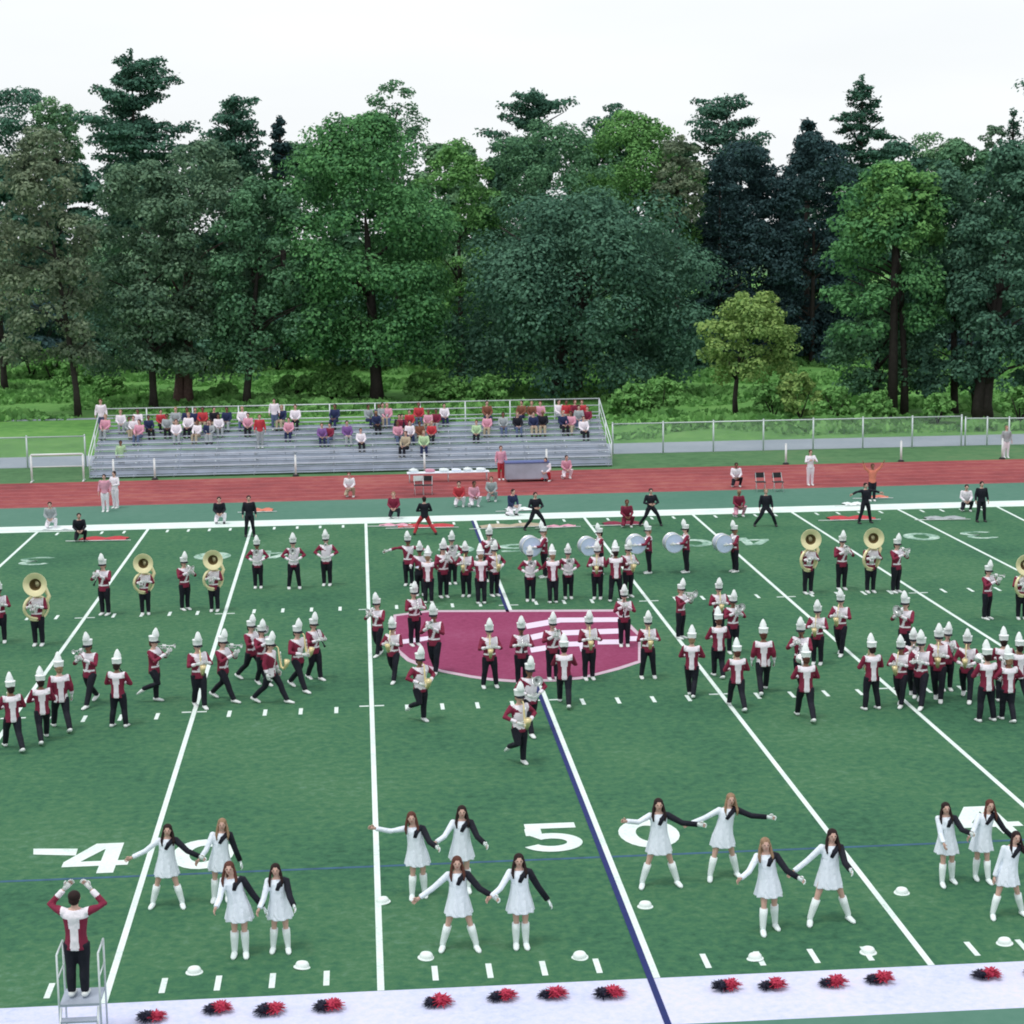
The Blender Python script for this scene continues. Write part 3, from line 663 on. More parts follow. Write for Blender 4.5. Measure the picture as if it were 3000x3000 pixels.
def build_shoe(lg):
    bm = bmesh.new(); f = foot_dir(lg); a = lg[2]
    limb(bm, [a-f*.075+Vector((0,0,-.03)), a-f*.03+Vector((0,0,-.03)), a+f*.06+Vector((0,0,-.038)), a+f*.15+Vector((0,0,-.052)), a+f*.185+Vector((0,0,-.056))], [.03,(.048,.05),(.052,.042),(.048,.028),(.02,.015)], n=9)
    return finish(bm, 'shoe')
def build_glove(a, sgn):
    bm = bmesh.new(); hand(bm, a[2], a[2]-a[1], sgn, sc=1.18); return finish(bm, 'glove')
def build_shako(h):
    bm = bmesh.new(); c = h+Vector((0,0,.035)); mt = Matrix.Translation(c)
    lathe(bm, [(.098,0),(.100,.025)], n=14, mi=1, mtx=mt); lathe(bm, [(.100,.025),(.104,.125),(.112,.145),(.112,.155),(.0,.158)], n=14, mi=0, mtx=mt)
    lathe(bm, [(.0,0.001),(.098,0)], n=14, mi=1, mtx=mt)
    a = finish(bm, 'shako')
    bm = bmesh.new()     # visor
    vs = [c+Vector((math.sin(t)*.098, -math.cos(t)*.098, .01)) for t in np.linspace(-1.1,1.1,8)]; vo = [c+Vector((math.sin(t)*.11, -math.cos(t)*.165, -.018)) for t in np.linspace(-1.0,1.0,8)]
    A = [bm.verts.new(p) for p in vs]; B = [bm.verts.new(p) for p in vo]; A2 = [bm.verts.new(p+Vector((0,0,.008))) for p in vs]; B2 = [bm.verts.new(p+Vector((0,0,.008))) for p in vo]
    for k in range(7):
        bm.faces.new((A[k],A[k+1],B[k+1],B[k])); bm.faces.new((A2[k],B2[k],B2[k+1],A2[k+1])); bm.faces.new((B[k],B[k+1],B2[k+1],B2[k]))
    v = finish(bm, 'visor')
    bm = bmesh.new(); pr = [(.03,.0),(.070,.025),(.082,.07),(.074,.13),(.054,.19),(.030,.245),(.0,.275)]
    lathe(bm, pr, n=12, mtx=Matrix.Translation(c+Vector((0,-.05,.10)))@Matrix.Rotation(.06,4,'X'))
    for q in bm.verts: q.co += Vector((random.uniform(-1,1),random.uniform(-1,1),random.uniform(-.6,.6)))*.007
    p = finish(bm, 'plume'); return a, v, p
def build_hair(h, long=False, bun=False):
    bm = bmesh.new(); ball(bm, h+Vector((0,.022,.03)), (.086,.092,.092), seg=12); ball(bm, h+Vector((0,.05,-.03)), (.075,.06,.075))
    if long:
        limb(bm, [h+Vector((.0,.065,.0)), h+Vector((.02,.085,-.12)), h+Vector((.03,.10,-.26)), h+Vector((.03,.10,-.36))], [(.075,.045),(.082,.045),(.075,.04),(.03,.02)], n=10)
        for s in (1,-1): limb(bm, [h+Vector((s*.07,.0,.02)), h+Vector((s*.088,.005,-.08)), h+Vector((s*.11,-.05,-.2)), h+Vector((s*.10,-.085,-.30))], [.02,.026,.027,.012], n=7)
    return finish(bm, 'hair')
CACHE = {}
def kit(legs, arms, lean=0.0, uniform='band'):
    key = (legs, arms, lean, uniform)
    if key in CACHE: return CACHE[key]
    J = pose(legs, arms, lean=lean); k = dict(J=J, body=build_body(J), jacket=build_jacket(J, stripes=(uniform == 'band'), hem=.76 if uniform == 'band' else .82), trousers=build_trousers(J, short=(uniform == 'shorts')),
        shoes=[build_shoe(l) for l in J['legs']])
    if uniform == 'band': k['gloves'] = [build_glove(a, s) for a, s in zip(J['arms'], (1,-1))]; k['shako'] = build_shako(J['head'])
    k['hair'] = build_hair(J['head']); k['ground'] = 0
    CACHE[key] = k; return k
def shared(name, me, parent, mats):
    """link a (possibly already used) mesh, materials on the object"""
    if not isinstance(mats, (list, tuple)): mats = [mats]
    while len(me.materials) < len(mats): me.materials.append(mats[len(me.materials)])
    o = bpy.data.objects.new(name, me); COL.objects.link(o)
    if parent is not None: o.parent = parent
    for i, m in enumerate(mats): o.material_slots[i].link = 'OBJECT'; o.material_slots[i].material = m
    return o
def person(loc, rz, legs, arms, label, group, kind='band', top='white', bottom='denim', skin='skin', hair='hair', sc=1.0, lean=0.0, shako=True):
    k = kit(legs, arms, lean, 'band' if kind == 'band' else ('shorts' if bottom.endswith('_short') else 'plain'))
    bottom = bottom.replace('_short', '')
    r = shared('person', k['body'], None, [MT[skin], MT['eye'], MT['lip']]); r.location = loc; r.rotation_euler = (0,0,rz); r.scale = (sc*(1.14 if kind == 'band' else 1.05),)*2+(sc,)
    r.rotation_euler.z += random.uniform(-.16,.16); tag(r, label, 'person', group)
    if kind == 'band':
        shared('jacket', k['jacket'], r, [MT['maroon'], MT['white']]); shared('trousers', k['trousers'], r, MT['black'])
        for s in k['shoes']: shared('shoe', s, r, MT['shoe'])
        for s in k['gloves']: shared('glove', s, r, MT['shoe'])
        if shako:
            a, v, p = k['shako']; s = shared('shako', a, r, [MT['cream'], MT['black']]); shared('visor', v, s, MT['black']); shared('plume', p, s, MT['cream'])
        shared('hair', k['hair'], r, MT[hair]).scale = (1,1,1)
    else:
        shared('shirt', k['jacket'], r, MT[top]); shared('trousers', k['trousers'], r, MT[bottom])
        for s in k['shoes']: shared('shoe', s, r, MT['rubber' if top in ('black','navy') else 'shoe'])
        shared('hair', k['hair'], r, MT[hair])
    return r
# ---- instruments (local frame of the player: mouth at (0,-.12,1.52), forward -y)
INS = {}
def ins_mesh(kind):
    if kind in INS: return INS[kind]
    parts = []
    if kind == 'trumpet':
        bm = bmesh.new(); rx = Matrix.Rotation(math.radians(90),4,'X')
        lathe(bm, [(.010,0),(.010,.30),(.014,.36),(.024,.42),(.045,.46),(.062,.475),(.058,.474),(.02,.42)], n=12, mtx=Matrix.Translation((0,.0,0))@rx)
        limb(bm, [(0,-.06,-.01),(0,-.09,-.07),(0,-.30,-.07),(0,-.33,-.01)], [.009]*4, n=6)
        parts.append(('tube', finish(bm,'tube'), 'silver'))
        for k in range(3):
            bm = bmesh.new(); limb(bm, [(0,-.15-.035*k,-.10),(0,-.15-.035*k,.035)], [.014]*2, n=8); parts.append(('valve', finish(bm,'valve'), 'silver'))
    elif kind == 'trombone':
        bm = bmesh.new(); rx = Matrix.Rotation(math.radians(90),4,'X')
        lathe(bm, [(.011,-.25),(.012,.20),(.02,.32),(.05,.42),(.095,.46),(.09,.458),(.03,.36)], n=14, mtx=Matrix.Translation((.06,0,0))@rx); limb(bm, [(.06,.25,0),(.03,.32,0),(0,.25,0),(0,-.2,0)], [.01]*4, n=6)
        parts.append(('bell', finish(bm,'bell'), 'brass'))
        bm = bmesh.new(); limb(bm, [(0,-.1,0),(0,-.78,0),(0,-.82,-.04),(0,-.78,-.085),(0,-.1,-.085)], [.011]*5, n=6); parts.append(('slide', finish(bm,'slide'), 'silver'))
    elif kind == 'clarinet':
        bm = bmesh.new(); limb(bm, [(0,0,0),(0,-.16,-.16),(0,-.38,-.40),(0,-.44,-.46)], [.010,.016,.018,.034], n=8); parts.append(('tube', finish(bm,'tube'), 'black'))
        bm = bmesh.new()
        limb(bm, [(0,-.10-.03*k,-.085-.03*k) for k in range(9)], [.006,.014]*4+[.006], n=6)
        parts.append(('keywork', finish(bm,'keywork'), 'silver'))
    elif kind == 'saxophone':
        bm = bmesh.new(); limb(bm, [(0,0,0),(0,-.08,.03),(0,-.13,-.02),(0,-.16,-.30),(0,-.20,-.52),(0,-.28,-.56),(0,-.34,-.48),(0,-.38,-.32)], [.008,.012,.016,.026,.034,.040,.05,.08], n=10); parts.append(('tube', finish(bm,'tube'), 'brass'))
        bm = bmesh.new()
        limb(bm, [(.02,-.18-.004*k,-.12-.04*k) for k in range(9)], [.007,.018]*4+[.007], n=6)
        parts.append(('keywork', finish(bm,'keywork'), 'silver'))
    elif kind == 'horn':      # marching mellophone / baritone
        bm = bmesh.new(); rx = Matrix.Rotation(math.radians(90),4,'X')
        lathe(bm, [(.012,0),(.018,.22),(.035,.34),(.08,.43),(.125,.46),(.12,.457),(.04,.36)], n=14, mtx=Matrix.Translation((0,0,.02))@rx)
        limb(bm, [(0,-.05,0),(0,-.08,-.12),(0,-.22,-.16),(0,-.32,-.10),(0,-.28,0)], [.014]*5, n=7); parts.append(('bell', finish(bm,'bell'), 'silver'))
        for k in range(3):
            bm = bmesh.new(); limb(bm, [(.02,-.14-.04*k,-.15),(.02,-.14-.04*k,.03)], [.016]*2, n=8); parts.append(('valve', finish(bm,'valve'), 'silver'))
    elif kind == 'sousaphone':
        # coil round the body, neck rising behind the left shoulder, bell facing forward above the head
        bm = bmesh.new(); pts = []; rr = []
        for k in range(33):
            t = k/32; a_ = -2.2+t*(2*math.pi+1.0); x = .31*math.cos(a_); z = 1.10+.34*math.sin(a_)+.06*t; y = -.20+.34*(x+.31)/.62*1.0-.05
            pts.append((x, y-.02, z)); rr.append(.032+.020*t)
        limb(bm, pts, rr, n=9, ref=(0,1,0))
        last = pts[-1]
        parts.append(('coil', finish(bm,'coil'), 'horn'))
        bm = bmesh.new(); limb(bm, [last, (.34,.12,1.42),(.22,.16,1.66),(.08,.10,1.80),(.02,-.02,1.80)], [.055,.06,.072,.085,.10], n=10, ref=(0,1,0)); parts.append(('neck', finish(bm,'neck'), 'horn'))
        bm = bmesh.new(); mt = Matrix.Translation((.02,-.02,1.80))@Matrix.Rotation(math.radians(84),4,'X')
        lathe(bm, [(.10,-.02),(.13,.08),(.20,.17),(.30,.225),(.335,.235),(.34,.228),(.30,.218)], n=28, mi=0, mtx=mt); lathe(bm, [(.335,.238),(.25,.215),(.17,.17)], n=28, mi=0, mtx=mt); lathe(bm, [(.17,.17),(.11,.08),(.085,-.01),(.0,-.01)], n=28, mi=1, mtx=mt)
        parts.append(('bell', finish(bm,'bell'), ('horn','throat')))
        bm = bmesh.new(); limb(bm, [(-.20,-.28,1.28),(-.08,-.26,1.42),(0,-.14,1.52)], [.016,.013,.010], n=7); parts.append(('mouthpipe', finish(bm,'mouthpipe'), 'silver'))
        bm = bmesh.new()
        for k in range(3): limb(bm, [(-.12+.05*k,-.36,1.02),(-.12+.05*k,-.36,1.18)], [.02]*2, n=8)
        parts.append(('valve_block', finish(bm,'valve_block'), 'silver'))
    elif kind == 'bass_drum':
        mt = Matrix.Translation((0,-.48,1.12))@Matrix.Rotation(math.radians(90),4,'Y')
        bm = bmesh.new(); lathe(bm, [(.33,-.19),(.33,.19)], n=28, mtx=mt); parts.append(('shell', finish(bm,'shell'), 'drumshell'))
        for s in (-1,1):
            bm = bmesh.new(); lathe(bm, [(0,s*.20),(.325,s*.198)], n=28, mtx=mt); hd = finish(bm,'head'); parts.append(('head', hd, 'drumhead'))
            bm = bmesh.new(); lathe(bm, [(.325,s*.16),(.352,s*.17),(.352,s*.21),(.325,s*.205)], n=28, mtx=mt); parts.append(('rim', finish(bm,'rim'), 'silver'))
        bm = bmesh.new()
        for sx in (-.1,.1): limb(bm, [(sx,-.14,1.34),(sx,-.15,1.02),(sx*1.6,-.20,1.0)], [.018]*3, n=6)
        parts.append(('carrier', finish(bm,'carrier'), 'silver'))
    elif kind == 'snare_drum':
        mt = Matrix.Translation((0,-.36,.95))
        bm = bmesh.new(); lathe(bm, [(.18,-.14),(.18,.12)], n=20, mtx=mt); parts.append(('shell', finish(bm,'shell'), 'black'))
        bm = bmesh.new(); lathe(bm, [(0,.125),(.178,.123)], n=20, mtx=mt); parts.append(('head', finish(bm,'head'), 'drumhead'))
        bm = bmesh.new(); lathe(bm, [(.178,.10),(.195,.10),(.195,.135),(.178,.13)], n=20, mtx=mt); parts.append(('rim', finish(bm,'rim'), 'silver'))
    INS[kind] = parts; return parts
def instrument(kind, loc, rz, label, sc=1.0, up=0.0, dz=0.0):
    r = empty(kind, (0,0,0)); tag(r, label, kind.replace('_', ' '), kind.replace('_',' ')+'s in the band')
    if kind in ('sousaphone','bass_drum','snare_drum'):
        r.location = Vector(loc)
    else:
        fwd = Vector((math.sin(rz), -math.cos(rz), 0)); r.location = Vector(loc)+fwd*.12*sc+Vector((0,0,(1.50+dz)*sc))
    r.rotation_euler = (up,0,rz); r.rotation_mode = 'XYZ'; r.scale = (sc,)*3
    for nm, me, m in ins_mesh(kind):
        ms = [MT[q] for q in (m if isinstance(m, tuple) else (m,))]
        shared(nm, me, r, ms)
    return r
# ---- the band.  (tile, x, y, facing deg [0 = towards the stand, 180 = away, + = to the right], legs, arms, instrument)
TX = {1:0, 2:500, 3:1000, 4:1500, 5:1950, 6:2400}
def tile(t, x, y): return G(TX[t]+x/2.415, 1500+y/2.415-4)
BAND = {
 'in rear left row': ('left rear row of players', [(1,8,935,0,'stand','hold','horn'),(1,275,955,0,'stand','hold','sousaphone'),(1,745,738,-25,'stand','play','clarinet'),(1,1030,735,0,'stand','hold','sousaphone'),
    (1,1312,703,35,'stand','play','trumpet'),(2,312,712,0,'stand','hold','sousaphone'),(2,620,548,0,'stand','side','horn'),(2,875,552,0,'apart','side','horn'),(2,1107,530,0,'stand','side','trumpet')]),
 'in line left of emblem': ('marching line left of the midfield emblem', [(1,100,1695,205,'stride','low','saxophone'),(1,310,1635,200,'strideb','low','clarinet'),(1,440,1555,205,'stride','down','none'),(1,645,1372,-30,'stride','play','trumpet'),
    (1,845,1530,160,'apart','low','clarinet'),(1,1100,1352,75,'kneeup','play','trumpet'),(2,205,1392,20,'step','hold','saxophone'),(2,378,1342,60,'strideb','play','trumpet'),(2,578,1200,50,'stride','hold','horn'),(2,655,1232,30,'step','play','clarinet'),
    (2,712,1362,65,'stride','down','saxophone'),(2,905,1268,50,'strideb','low','saxophone'),(2,1020,1195,35,'step','hold','clarinet')]),
 'in cluster behind emblem': ('cluster behind the midfield emblem', [(3,478,530,-20,'stand','out','none'),(3,560,600,0,'stand','drum','snare_drum'),(3,618,655,180,'stand','play','horn'),(3,725,615,20,'stand','play','trumpet'),(3,785,520,0,'stand','side','horn'),(3,885,608,-15,'stand','hold','saxophone'),
    (3,990,660,180,'stand','side','horn'),(3,1050,500,10,'stand','play','trumpet'),(3,1085,605,15,'stand','side','saxophone'),(4,130,640,0,'stand','side','horn'),(4,290,655,180,'stand','play','trumpet'),(4,398,622,0,'stand','side','horn'),(4,605,625,-10,'stand','hold','saxophone'),(4,735,645,180,'apart','play','trumpet'),(4,822,612,15,'stand','hold','saxophone')]),
 'around maroon emblem': ('players around the maroon midfield emblem', [(3,262,1025,-30,'step','play','trumpet'),(3,372,1200,-20,'stride','hold','saxophone'),(3,520,955,20,'stand','hold','clarinet'),(3,662,1150,-10,'step','play','trumpet'),(3,562,1492,25,'kneeup','side','saxophone'),
    (3,1052,1252,0,'apart','hold','saxophone'),(4,70,1235,0,'stand','hold','clarinet'),(4,130,1570,15,'strideb','side','horn'),(3,1262,1792,20,'kneeup','side','saxophone'),(4,290,1195,10,'stand','play','trumpet'),(4,372,1382,175,'stride','hold','horn'),(4,545,1195,0,'stand','hold','saxophone'),(4,795,960,-10,'stand','play','clarinet'),(4,962,1185,0,'apart','hold','saxophone')]),
 'in bass drum line': ('bass drum line', [(4,230,475,-80,'stand','drum','bass_drum'),(4,625,455,-80,'stand','drum','bass_drum'),(4,968,445,-85,'stand','drum','bass_drum'),(4,1232,440,-85,'stand','drum','bass_drum'),(5,490,435,-80,'stand','drum','bass_drum')]),
 'in group right of emblem': ('loose group right of the midfield emblem', [(4,1193,905,45,'stand','play','horn'),(4,1272,1315,170,'step','low','clarinet'),(5,375,905,0,'stand','hold','saxophone'),(5,475,1010,15,'stand','play','horn'),(5,375,1180,180,'step','low','clarinet'),(5,505,1405,185,'stride','low','saxophone'),
    (5,690,1292,180,'strideb','down','none'),(5,955,1275,-20,'step','play','clarinet'),(5,990,1480,180,'stride','low','horn'),(5,1072,1088,-25,'stand','hold','saxophone'),(5,1235,1020,-30,'step','hold','saxophone')]),
 'in rear right row': ('right rear row of players', [(5,1008,588,0,'stand','hold','sousaphone'),(5,1245,560,0,'stand','play','trumpet'),(6,362,580,0,'stand','hold','sousaphone'),(6,542,580,25,'stand','play','trumpet'),(6,1185,768,40,'stand','play','trumpet'),(6,1430,768,0,'stand','hold','sousaphone')]),
 'in crowded right line': ('crowded marching line at the right edge', [(6,368,1408,185,'apart','low','saxophone'),(6,605,1060,-40,'stand','play','horn'),(6,572,1380,-35,'step','hold','saxophone'),(6,660,1310,-15,'step','play','trumpet'),(6,715,1378,-30,'stride','hold','clarinet'),(6,838,1342,-20,'step','hold','saxophone'),
    (6,900,1272,0,'stand','play','clarinet'),(6,1040,1335,-25,'stride','low','saxophone'),(6,1180,1492,180,'apart','low','horn'),(6,1295,1350,175,'stand','low','clarinet'),(6,1332,1490,180,'step','side','trumpet'),(6,1410,1375,175,'stride','low','saxophone')]),
}
hrs = ['hair','hair','hair2','blond']
for place, (grp, lst) in BAND.items():
    L_ = sorted(lst, key=lambda q: TX[q[0]]+q[1]/2.415)
    for i, (t, x, y, fc, lg, ar, ins) in enumerate(L_):
        p = tile(t, x, y); rz = math.radians(fc)
        p.x += 0; sc = random.uniform(.94,1.05)
        view = 'seen from behind' if abs(fc) > 120 else ('in profile' if abs(fc) > 55 else '')
        act = dict(stand='standing', apart='standing', wide='standing', stride='striding', strideb='striding', kneeup='knee-bent', step='stepping')[lg]
        iw = dict(none='', bass_drum=' with bass drum', snare_drum=' with drum').get(ins, ' with '+ins)
        lab = f'{act} band player{iw}{" " if view else ""}{view}, {nth(i)} from left {place}'
        person(p, rz, lg, ar, lab, 'marching band players in maroon and white', skin=random.choice(['skin','skin','skin','skin2']), hair=random.choice(hrs), sc=sc, shako=(ins != 'sousaphone'))
        if ins != 'none':
            back = ' seen past a turned back' if abs(fc) > 120 else ''
            mt_ = dict(trumpet='silver', trombone='brass', clarinet='black', saxophone='brass', horn='silver wide-belled', sousaphone='cream', bass_drum='pale blue-headed', snare_drum='black')[ins]
            dz = -.12 if ar in ('side','low') and ins == 'horn' else 0
            instrument(ins, p, rz, f'{mt_} {ins.replace("_"," ")} carried by player {nth(i)} from left {place}', sc=sc, dz=dz)
# ---- drum major on a podium
dm = G(232,2916,.72)
person(dm, math.radians(172), 'stand', 'conduct', 'drum major on the metal podium seen from behind, both white-gloved hands raised', 'drum major', skin='skin', hair='hair', sc=1.0, shako=False)
pd = empty('podium', (dm.x+.05, dm.y, 0)); tag(pd, 'silver metal conducting podium with handrails under the drum major', 'podium')
bm = bmesh.new(); box(bm, (0,0,.69), (.60,.62,.04)); link('deck', finish(bm,'deck',False), pd, MT['alud'])
for sx in (-1,1):
    bm = bmesh.new()
    for sy in (-1,1): limb(bm, [(sx*.31,sy*.30,0),(sx*.31,sy*.30,1.50)], [.016]*2, n=8)
    limb(bm, [(sx*.31,-.30,1.50),(sx*.31,.30,1.50)], [.017]*2, n=8); limb(bm, [(sx*.31,-.30,1.12),(sx*.31,.30,1.12)], [.012]*2, n=6)
    link('handrail', finish(bm,'handrail'), pd, MT['alul'])
for k in range(3):
    bm = bmesh.new(); box(bm, (0,-.42-.1*k,.50-.2*k), (.54,.16,.03)); link('step', finish(bm,'step',False), pd, MT['alud'])
bm = bmesh.new()
for sx in (-1,1): limb(bm, [(sx*.28,-.31,.66),(sx*.28,-.72,0)], [.02]*2, n=6)
link('ladder_side', finish(bm,'ladder_side'), pd, MT['alul'])
# ---- dancers
DT = {1:0, 2:1000, 3:2000}
def vt(t, x, y): return (DT[t]+x/1.932, 2300+y/1.932)
def dancer(t, feet, head, ha, hb, label, legw=None, hair='hair', facing=0, ght=None):
    fx, fy_ = (feet[0][0]+feet[1][0])/2, (feet[0][1]+feet[1][1])/2
    u, v = vt(t, fx, fy_); base = G(u, v-3)
    def loc(pt): q = PY(*vt(t, *pt), base.y); return Vector((q.x-base.x, 0, q.z))
    hd = loc(head); sc = max(.93, min(1.04, (hd.z)/1.56)); hd = Vector((max(-.14, min(.14, hd.x)), 0, 1.55))
    fl = [loc(f) for f in feet]
    J = pose('stand', 'down')
    fx_ = sorted([(fl[0].x, G(*vt(t, *feet[0])).y-base.y), (fl[1].x, G(*vt(t, *feet[1])).y-base.y)])
    for lg, s, (x_, y_) in zip(J['legs'], (1,-1), (fx_[1], fx_[0])):
        x_ = max(-.34, min(.34, x_)); y_ = max(-.3, min(.3, y_)); lg[2] = Vector((x_, y_, .08)); lg[0] = Vector((s*.08, 0, .86)); lg[1] = Vector((x_*.55+s*.03, y_*.5-.02, .47))
    sway = hd.x
    J['tor'] = [Vector((q.x+sway*(q.z-.86)/.8, q.y, q.z)) for q in J['tor']]; J['neck'] = [Vector((q.x+sway*.72, q.y, q.z)) for q in J['neck']]; J['head'] = Vector((sway, -.02, 1.565))
    arms = []
    for s, tgt in ((1, hb), (-1, ha)):
        sh = Vector((s*.155+sway*.6, 0, 1.35)); g = loc(tgt)/sc; d = g-sh; Lh = min(.62, max(.2, d.length)); dd = d.normalized()
        dep = math.sqrt(max(0, .58**2-min(.58, Lh)**2))*.8; end = sh+dd*Lh+Vector((0,-dep,0))
        el = (sh+end)/2+Vector((0, .02 if dep < .05 else .0, -.03-.15*(dep)))
        arms.append([sh, el, end])
    J['arms'] = arms
    body = build_body(J, slim=.86)
    r = link('person', body, None, [MT['skin'], MT['eye'], MT['lip']]); r.location = base; r.rotation_euler = (0,0,math.radians(facing)); r.scale = (sc*1.07, sc*1.07, sc)
    tag(r, label, 'person', 'dancers in white dresses and boots')
    # dress: bodice, white sleeve, flared skirt with folds
    bm = bmesh.new(); tt = J['tor']
    limb(bm, [tt[0]+Vector((0,0,.05)), tt[1], tt[2], tt[3], tt[4]+Vector((0,0,-.01))], [(.145,.11),(.122,.10),(.142,.118),(.158,.112),(.085,.07)], n=14)
    a = arms[1]; limb(bm, [a[0], a[0].lerp(a[1],.5), a[1], a[1].lerp(a[2],.95)], [.060,.056,.052,.050], n=9); ball(bm, a[0], .063); ball(bm, arms[0][0]-Vector((.02,0,.0)), .058)
    me = remesh(bm, .02); b2 = bmesh.new(); b2.from_mesh(me); bpy.data.meshes.remove(me)
    n = 32; rings = []
    for z, rx, ry, wv in ((1.16,.146,.122,0),(1.04,.152,.128,.003),(.94,.168,.14,.007),(.84,.188,.158,.012),(.74,.208,.176,.017),(.655,.224,.190,.021),(.640,.227,.193,.022),(.638,.222,.188,.022),(.75,.19,.16,.012)):
        off = sway*(max(z,.86)-.86)/.8
        rings.append([b2.verts.new((off+math.cos(q)*(rx+wv*math.sin(q*9)), math.sin(q)*(ry+wv*math.sin(q*9)), z+.008*math.sin(q*5))) for q in [2*math.pi*k/n for k in range(n)]])
    for A_, B_ in zip(rings, rings[1:]):
        for k in range(n): b2.faces.new((A_[k],A_[(k+1)%n],B_[(k+1)%n],B_[k]))
    link('dress', finish(b2,'dress'), r, MT['dress'])
    a = arms[0]; bm = bmesh.new(); limb(bm, [a[0]+Vector((-.06,0,.02)), a[0], a[0].lerp(a[1],.5), a[1], a[1].lerp(a[2],.98)], [.055,.066,.058,.054,.050], n=10)
    limb(bm, [a[0]+Vector((-.02,-.02,.03)), Vector((tt[3].x+.03,-.10,1.30)), Vector((tt[2].x-.01,-.125,1.20))], [.045,(.05,.022),(.03,.012)], n=8)
    link('black_sleeve', finish(bm,'black_sleeve'), r, MT['black'])
    for lg in J['legs']:
        bm = bmesh.new(); h_, k_, a_ = lg; f = foot_dir(lg); top = k_.lerp(a_, .08)
        f = (f + Vector(((a_.x)*.9,0,0))).normalized()
        limb(bm, [top, k_.lerp(a_,.4)+Vector((0,.015,0)), a_+Vector((0,.005,.03)), a_+Vector((0,.01,-.03))], [.068,.066,.048,.046], n=10)
        limb(bm, [a_-f*.05+Vector((0,0,-.045)), a_+f*.03+Vector((0,0,-.03)), a_+f*.15+Vector((0,0,-.045)), a_+f*.20+Vector((0,0,-.056))], [.034,(.052,.05),(.048,.032),(.022,.016)], n=9)
        link('boot', finish(bm,'boot'), r, MT['boot'])
    link('hair', build_hair(J['head'], long=True), r, MT[hair])
    bm = bmesh.new(); hand(bm, arms[0][2], arms[0][2]-arms[0][1], 1, sc=1.2); link('glove', finish(bm,'glove'), r, MT['boot'])
    return r
D = [
 (1, [(868,688),(1035,688)], (950,275), (762,400), (1120,385), 'dancer beside the painted forty, boots wide apart, black sleeve pointing right', 'hair'),
 (1, [(1215,655),(1290,650)], (1258,225), (1140,395), (1352,430), 'dancer partly hidden behind the auburn-haired one near the forty', 'blond'),
 (1, [(1332,965),(1392,965)], (1300,470), (1238,650), (1480,690), 'auburn-haired dancer nearest the left white cap, black sleeve stretched right', 'hair2'),
 (1, [(1548,938),(1632,940)], (1560,500), (1478,668), (1660,640), 'dancer at the right end of the left group of four', 'hair'),
 (2, [(402,640),(470,625)], (398,185), (205,228), (525,310), 'dancer whose white sleeve reaches the yard line, back row', 'hair2'),
 (2, [(655,600),(715,600)], (682,150), (540,292), (792,292), 'dancer in back row directly behind the one with spread boots', 'hair'),
 (2, [(580,930),(757,930)], (655,440), (448,645), (835,600), 'dancer with boots spread wide in the middle front pair', 'hair2'),
 (2, [(990,915),(1042,915)], (1005,425), (850,600), (1158,650), 'dancer with boots together just below the painted five', 'hair'),
 (2, [(1708,575),(1890,565)], (1795,110), (1612,175), (1990,200), 'dancer standing on the painted zero of the fifty', 'hair'),
 (3, [(152,535),(302,515)], (272,80), (55,218), (452,168), 'dancer right of the painted fifty with both arms outstretched', 'blond'),
 (3, [(445,840),(525,808)], (468,335), (318,492), (618,485), 'dancer stepping forward, left of the one on the yard line', 'blond'),
 (3, [(722,785),(928,765)], (845,285), (638,492), (905,430), 'dark-haired dancer standing across the yard line', 'hair'),
 (3, [(1455,570),(1528,548)], (1488,130), (1450,300), (1582,232), 'dancer turned aside at the left of the right group', 'hair'),
 (3, [(1662,530),(1712,552)], (1738,150), (1598,262), (1845,285), 'dancer in front of the painted four at the right', 'hair2'),
 (3, [(1745,752),(1918,735)], (1888,320), (1770,520), (2010,390), 'dark-haired dancer striding at the right edge of the photo', 'hair'),
]
for t, ft, hd, ha, hb, lb, hr in D: dancer(t, ft, hd, ha, hb, lb, hair=hr)
# ---- white caps and pompoms on the grass
caps = [(1,1100,1062),(1,1710,1032),(2,235,665),(2,480,980),(2,1350,978),(2,1720,690),(3,1240,612),(3,410,985),(3,1050,950),(3,1822,898)]
caps.sort(key=lambda c: vt(*c)[0])
for i, c in enumerate(caps):
    p = G(*vt(*c)); r = empty('hat', p); r.scale = (.88,.88,.66); r.rotation_euler = (random.uniform(-.1,.1), random.uniform(-.1,.1), random.uniform(0,6)); tag(r, f'white felt hat lying on the turf, {nth(i)} of ten from left', 'hat', 'white hats on the turf')
    bm = bmesh.new(); lathe(bm, [(.16,.012),(.17,.0),(.165,.02),(.12,.03)], n=20); link('brim', finish(bm,'brim'), r, MT['whitehat'])
    bm = bmesh.new(); lathe(bm, [(.135,.02),(.13,.09),(.105,.14),(.05,.165),(0,.168)], n=18); link('dome', finish(bm,'dome'), r, MT['whitehat'])
def pom_mesh():
    bm = bmesh.new(); ball(bm, (0,0,.10), (.12,.12,.08), seg=8)
    for k in range(150):
        a_ = random.uniform(0, 6.28); e = random.uniform(-.1,1.35); L_ = random.uniform(.15,.24); d = Vector((math.cos(a_)*math.cos(e), math.sin(a_)*math.cos(e), math.sin(e)*.62))
        s = Vector((-math.sin(a_), math.cos(a_), 0))*.014; c = Vector((0,0,.06)); q = c+d*L_; q.z = max(.012, q.z); m_ = c+d*L_*.6+Vector((0,0,.02))
        vs = [bm.verts.new(z) for z in (c-s, c+s, m_+s*1.2, q+s*.5, q-s*.5, m_-s*1.2)]; bm.faces.new((vs[0],vs[1],vs[2],vs[5])); bm.faces.new((vs[5],vs[2],vs[3],vs[4]))
    return finish(bm, 'pompom', False)
pm = [pom_mesh() for _ in range(4)]
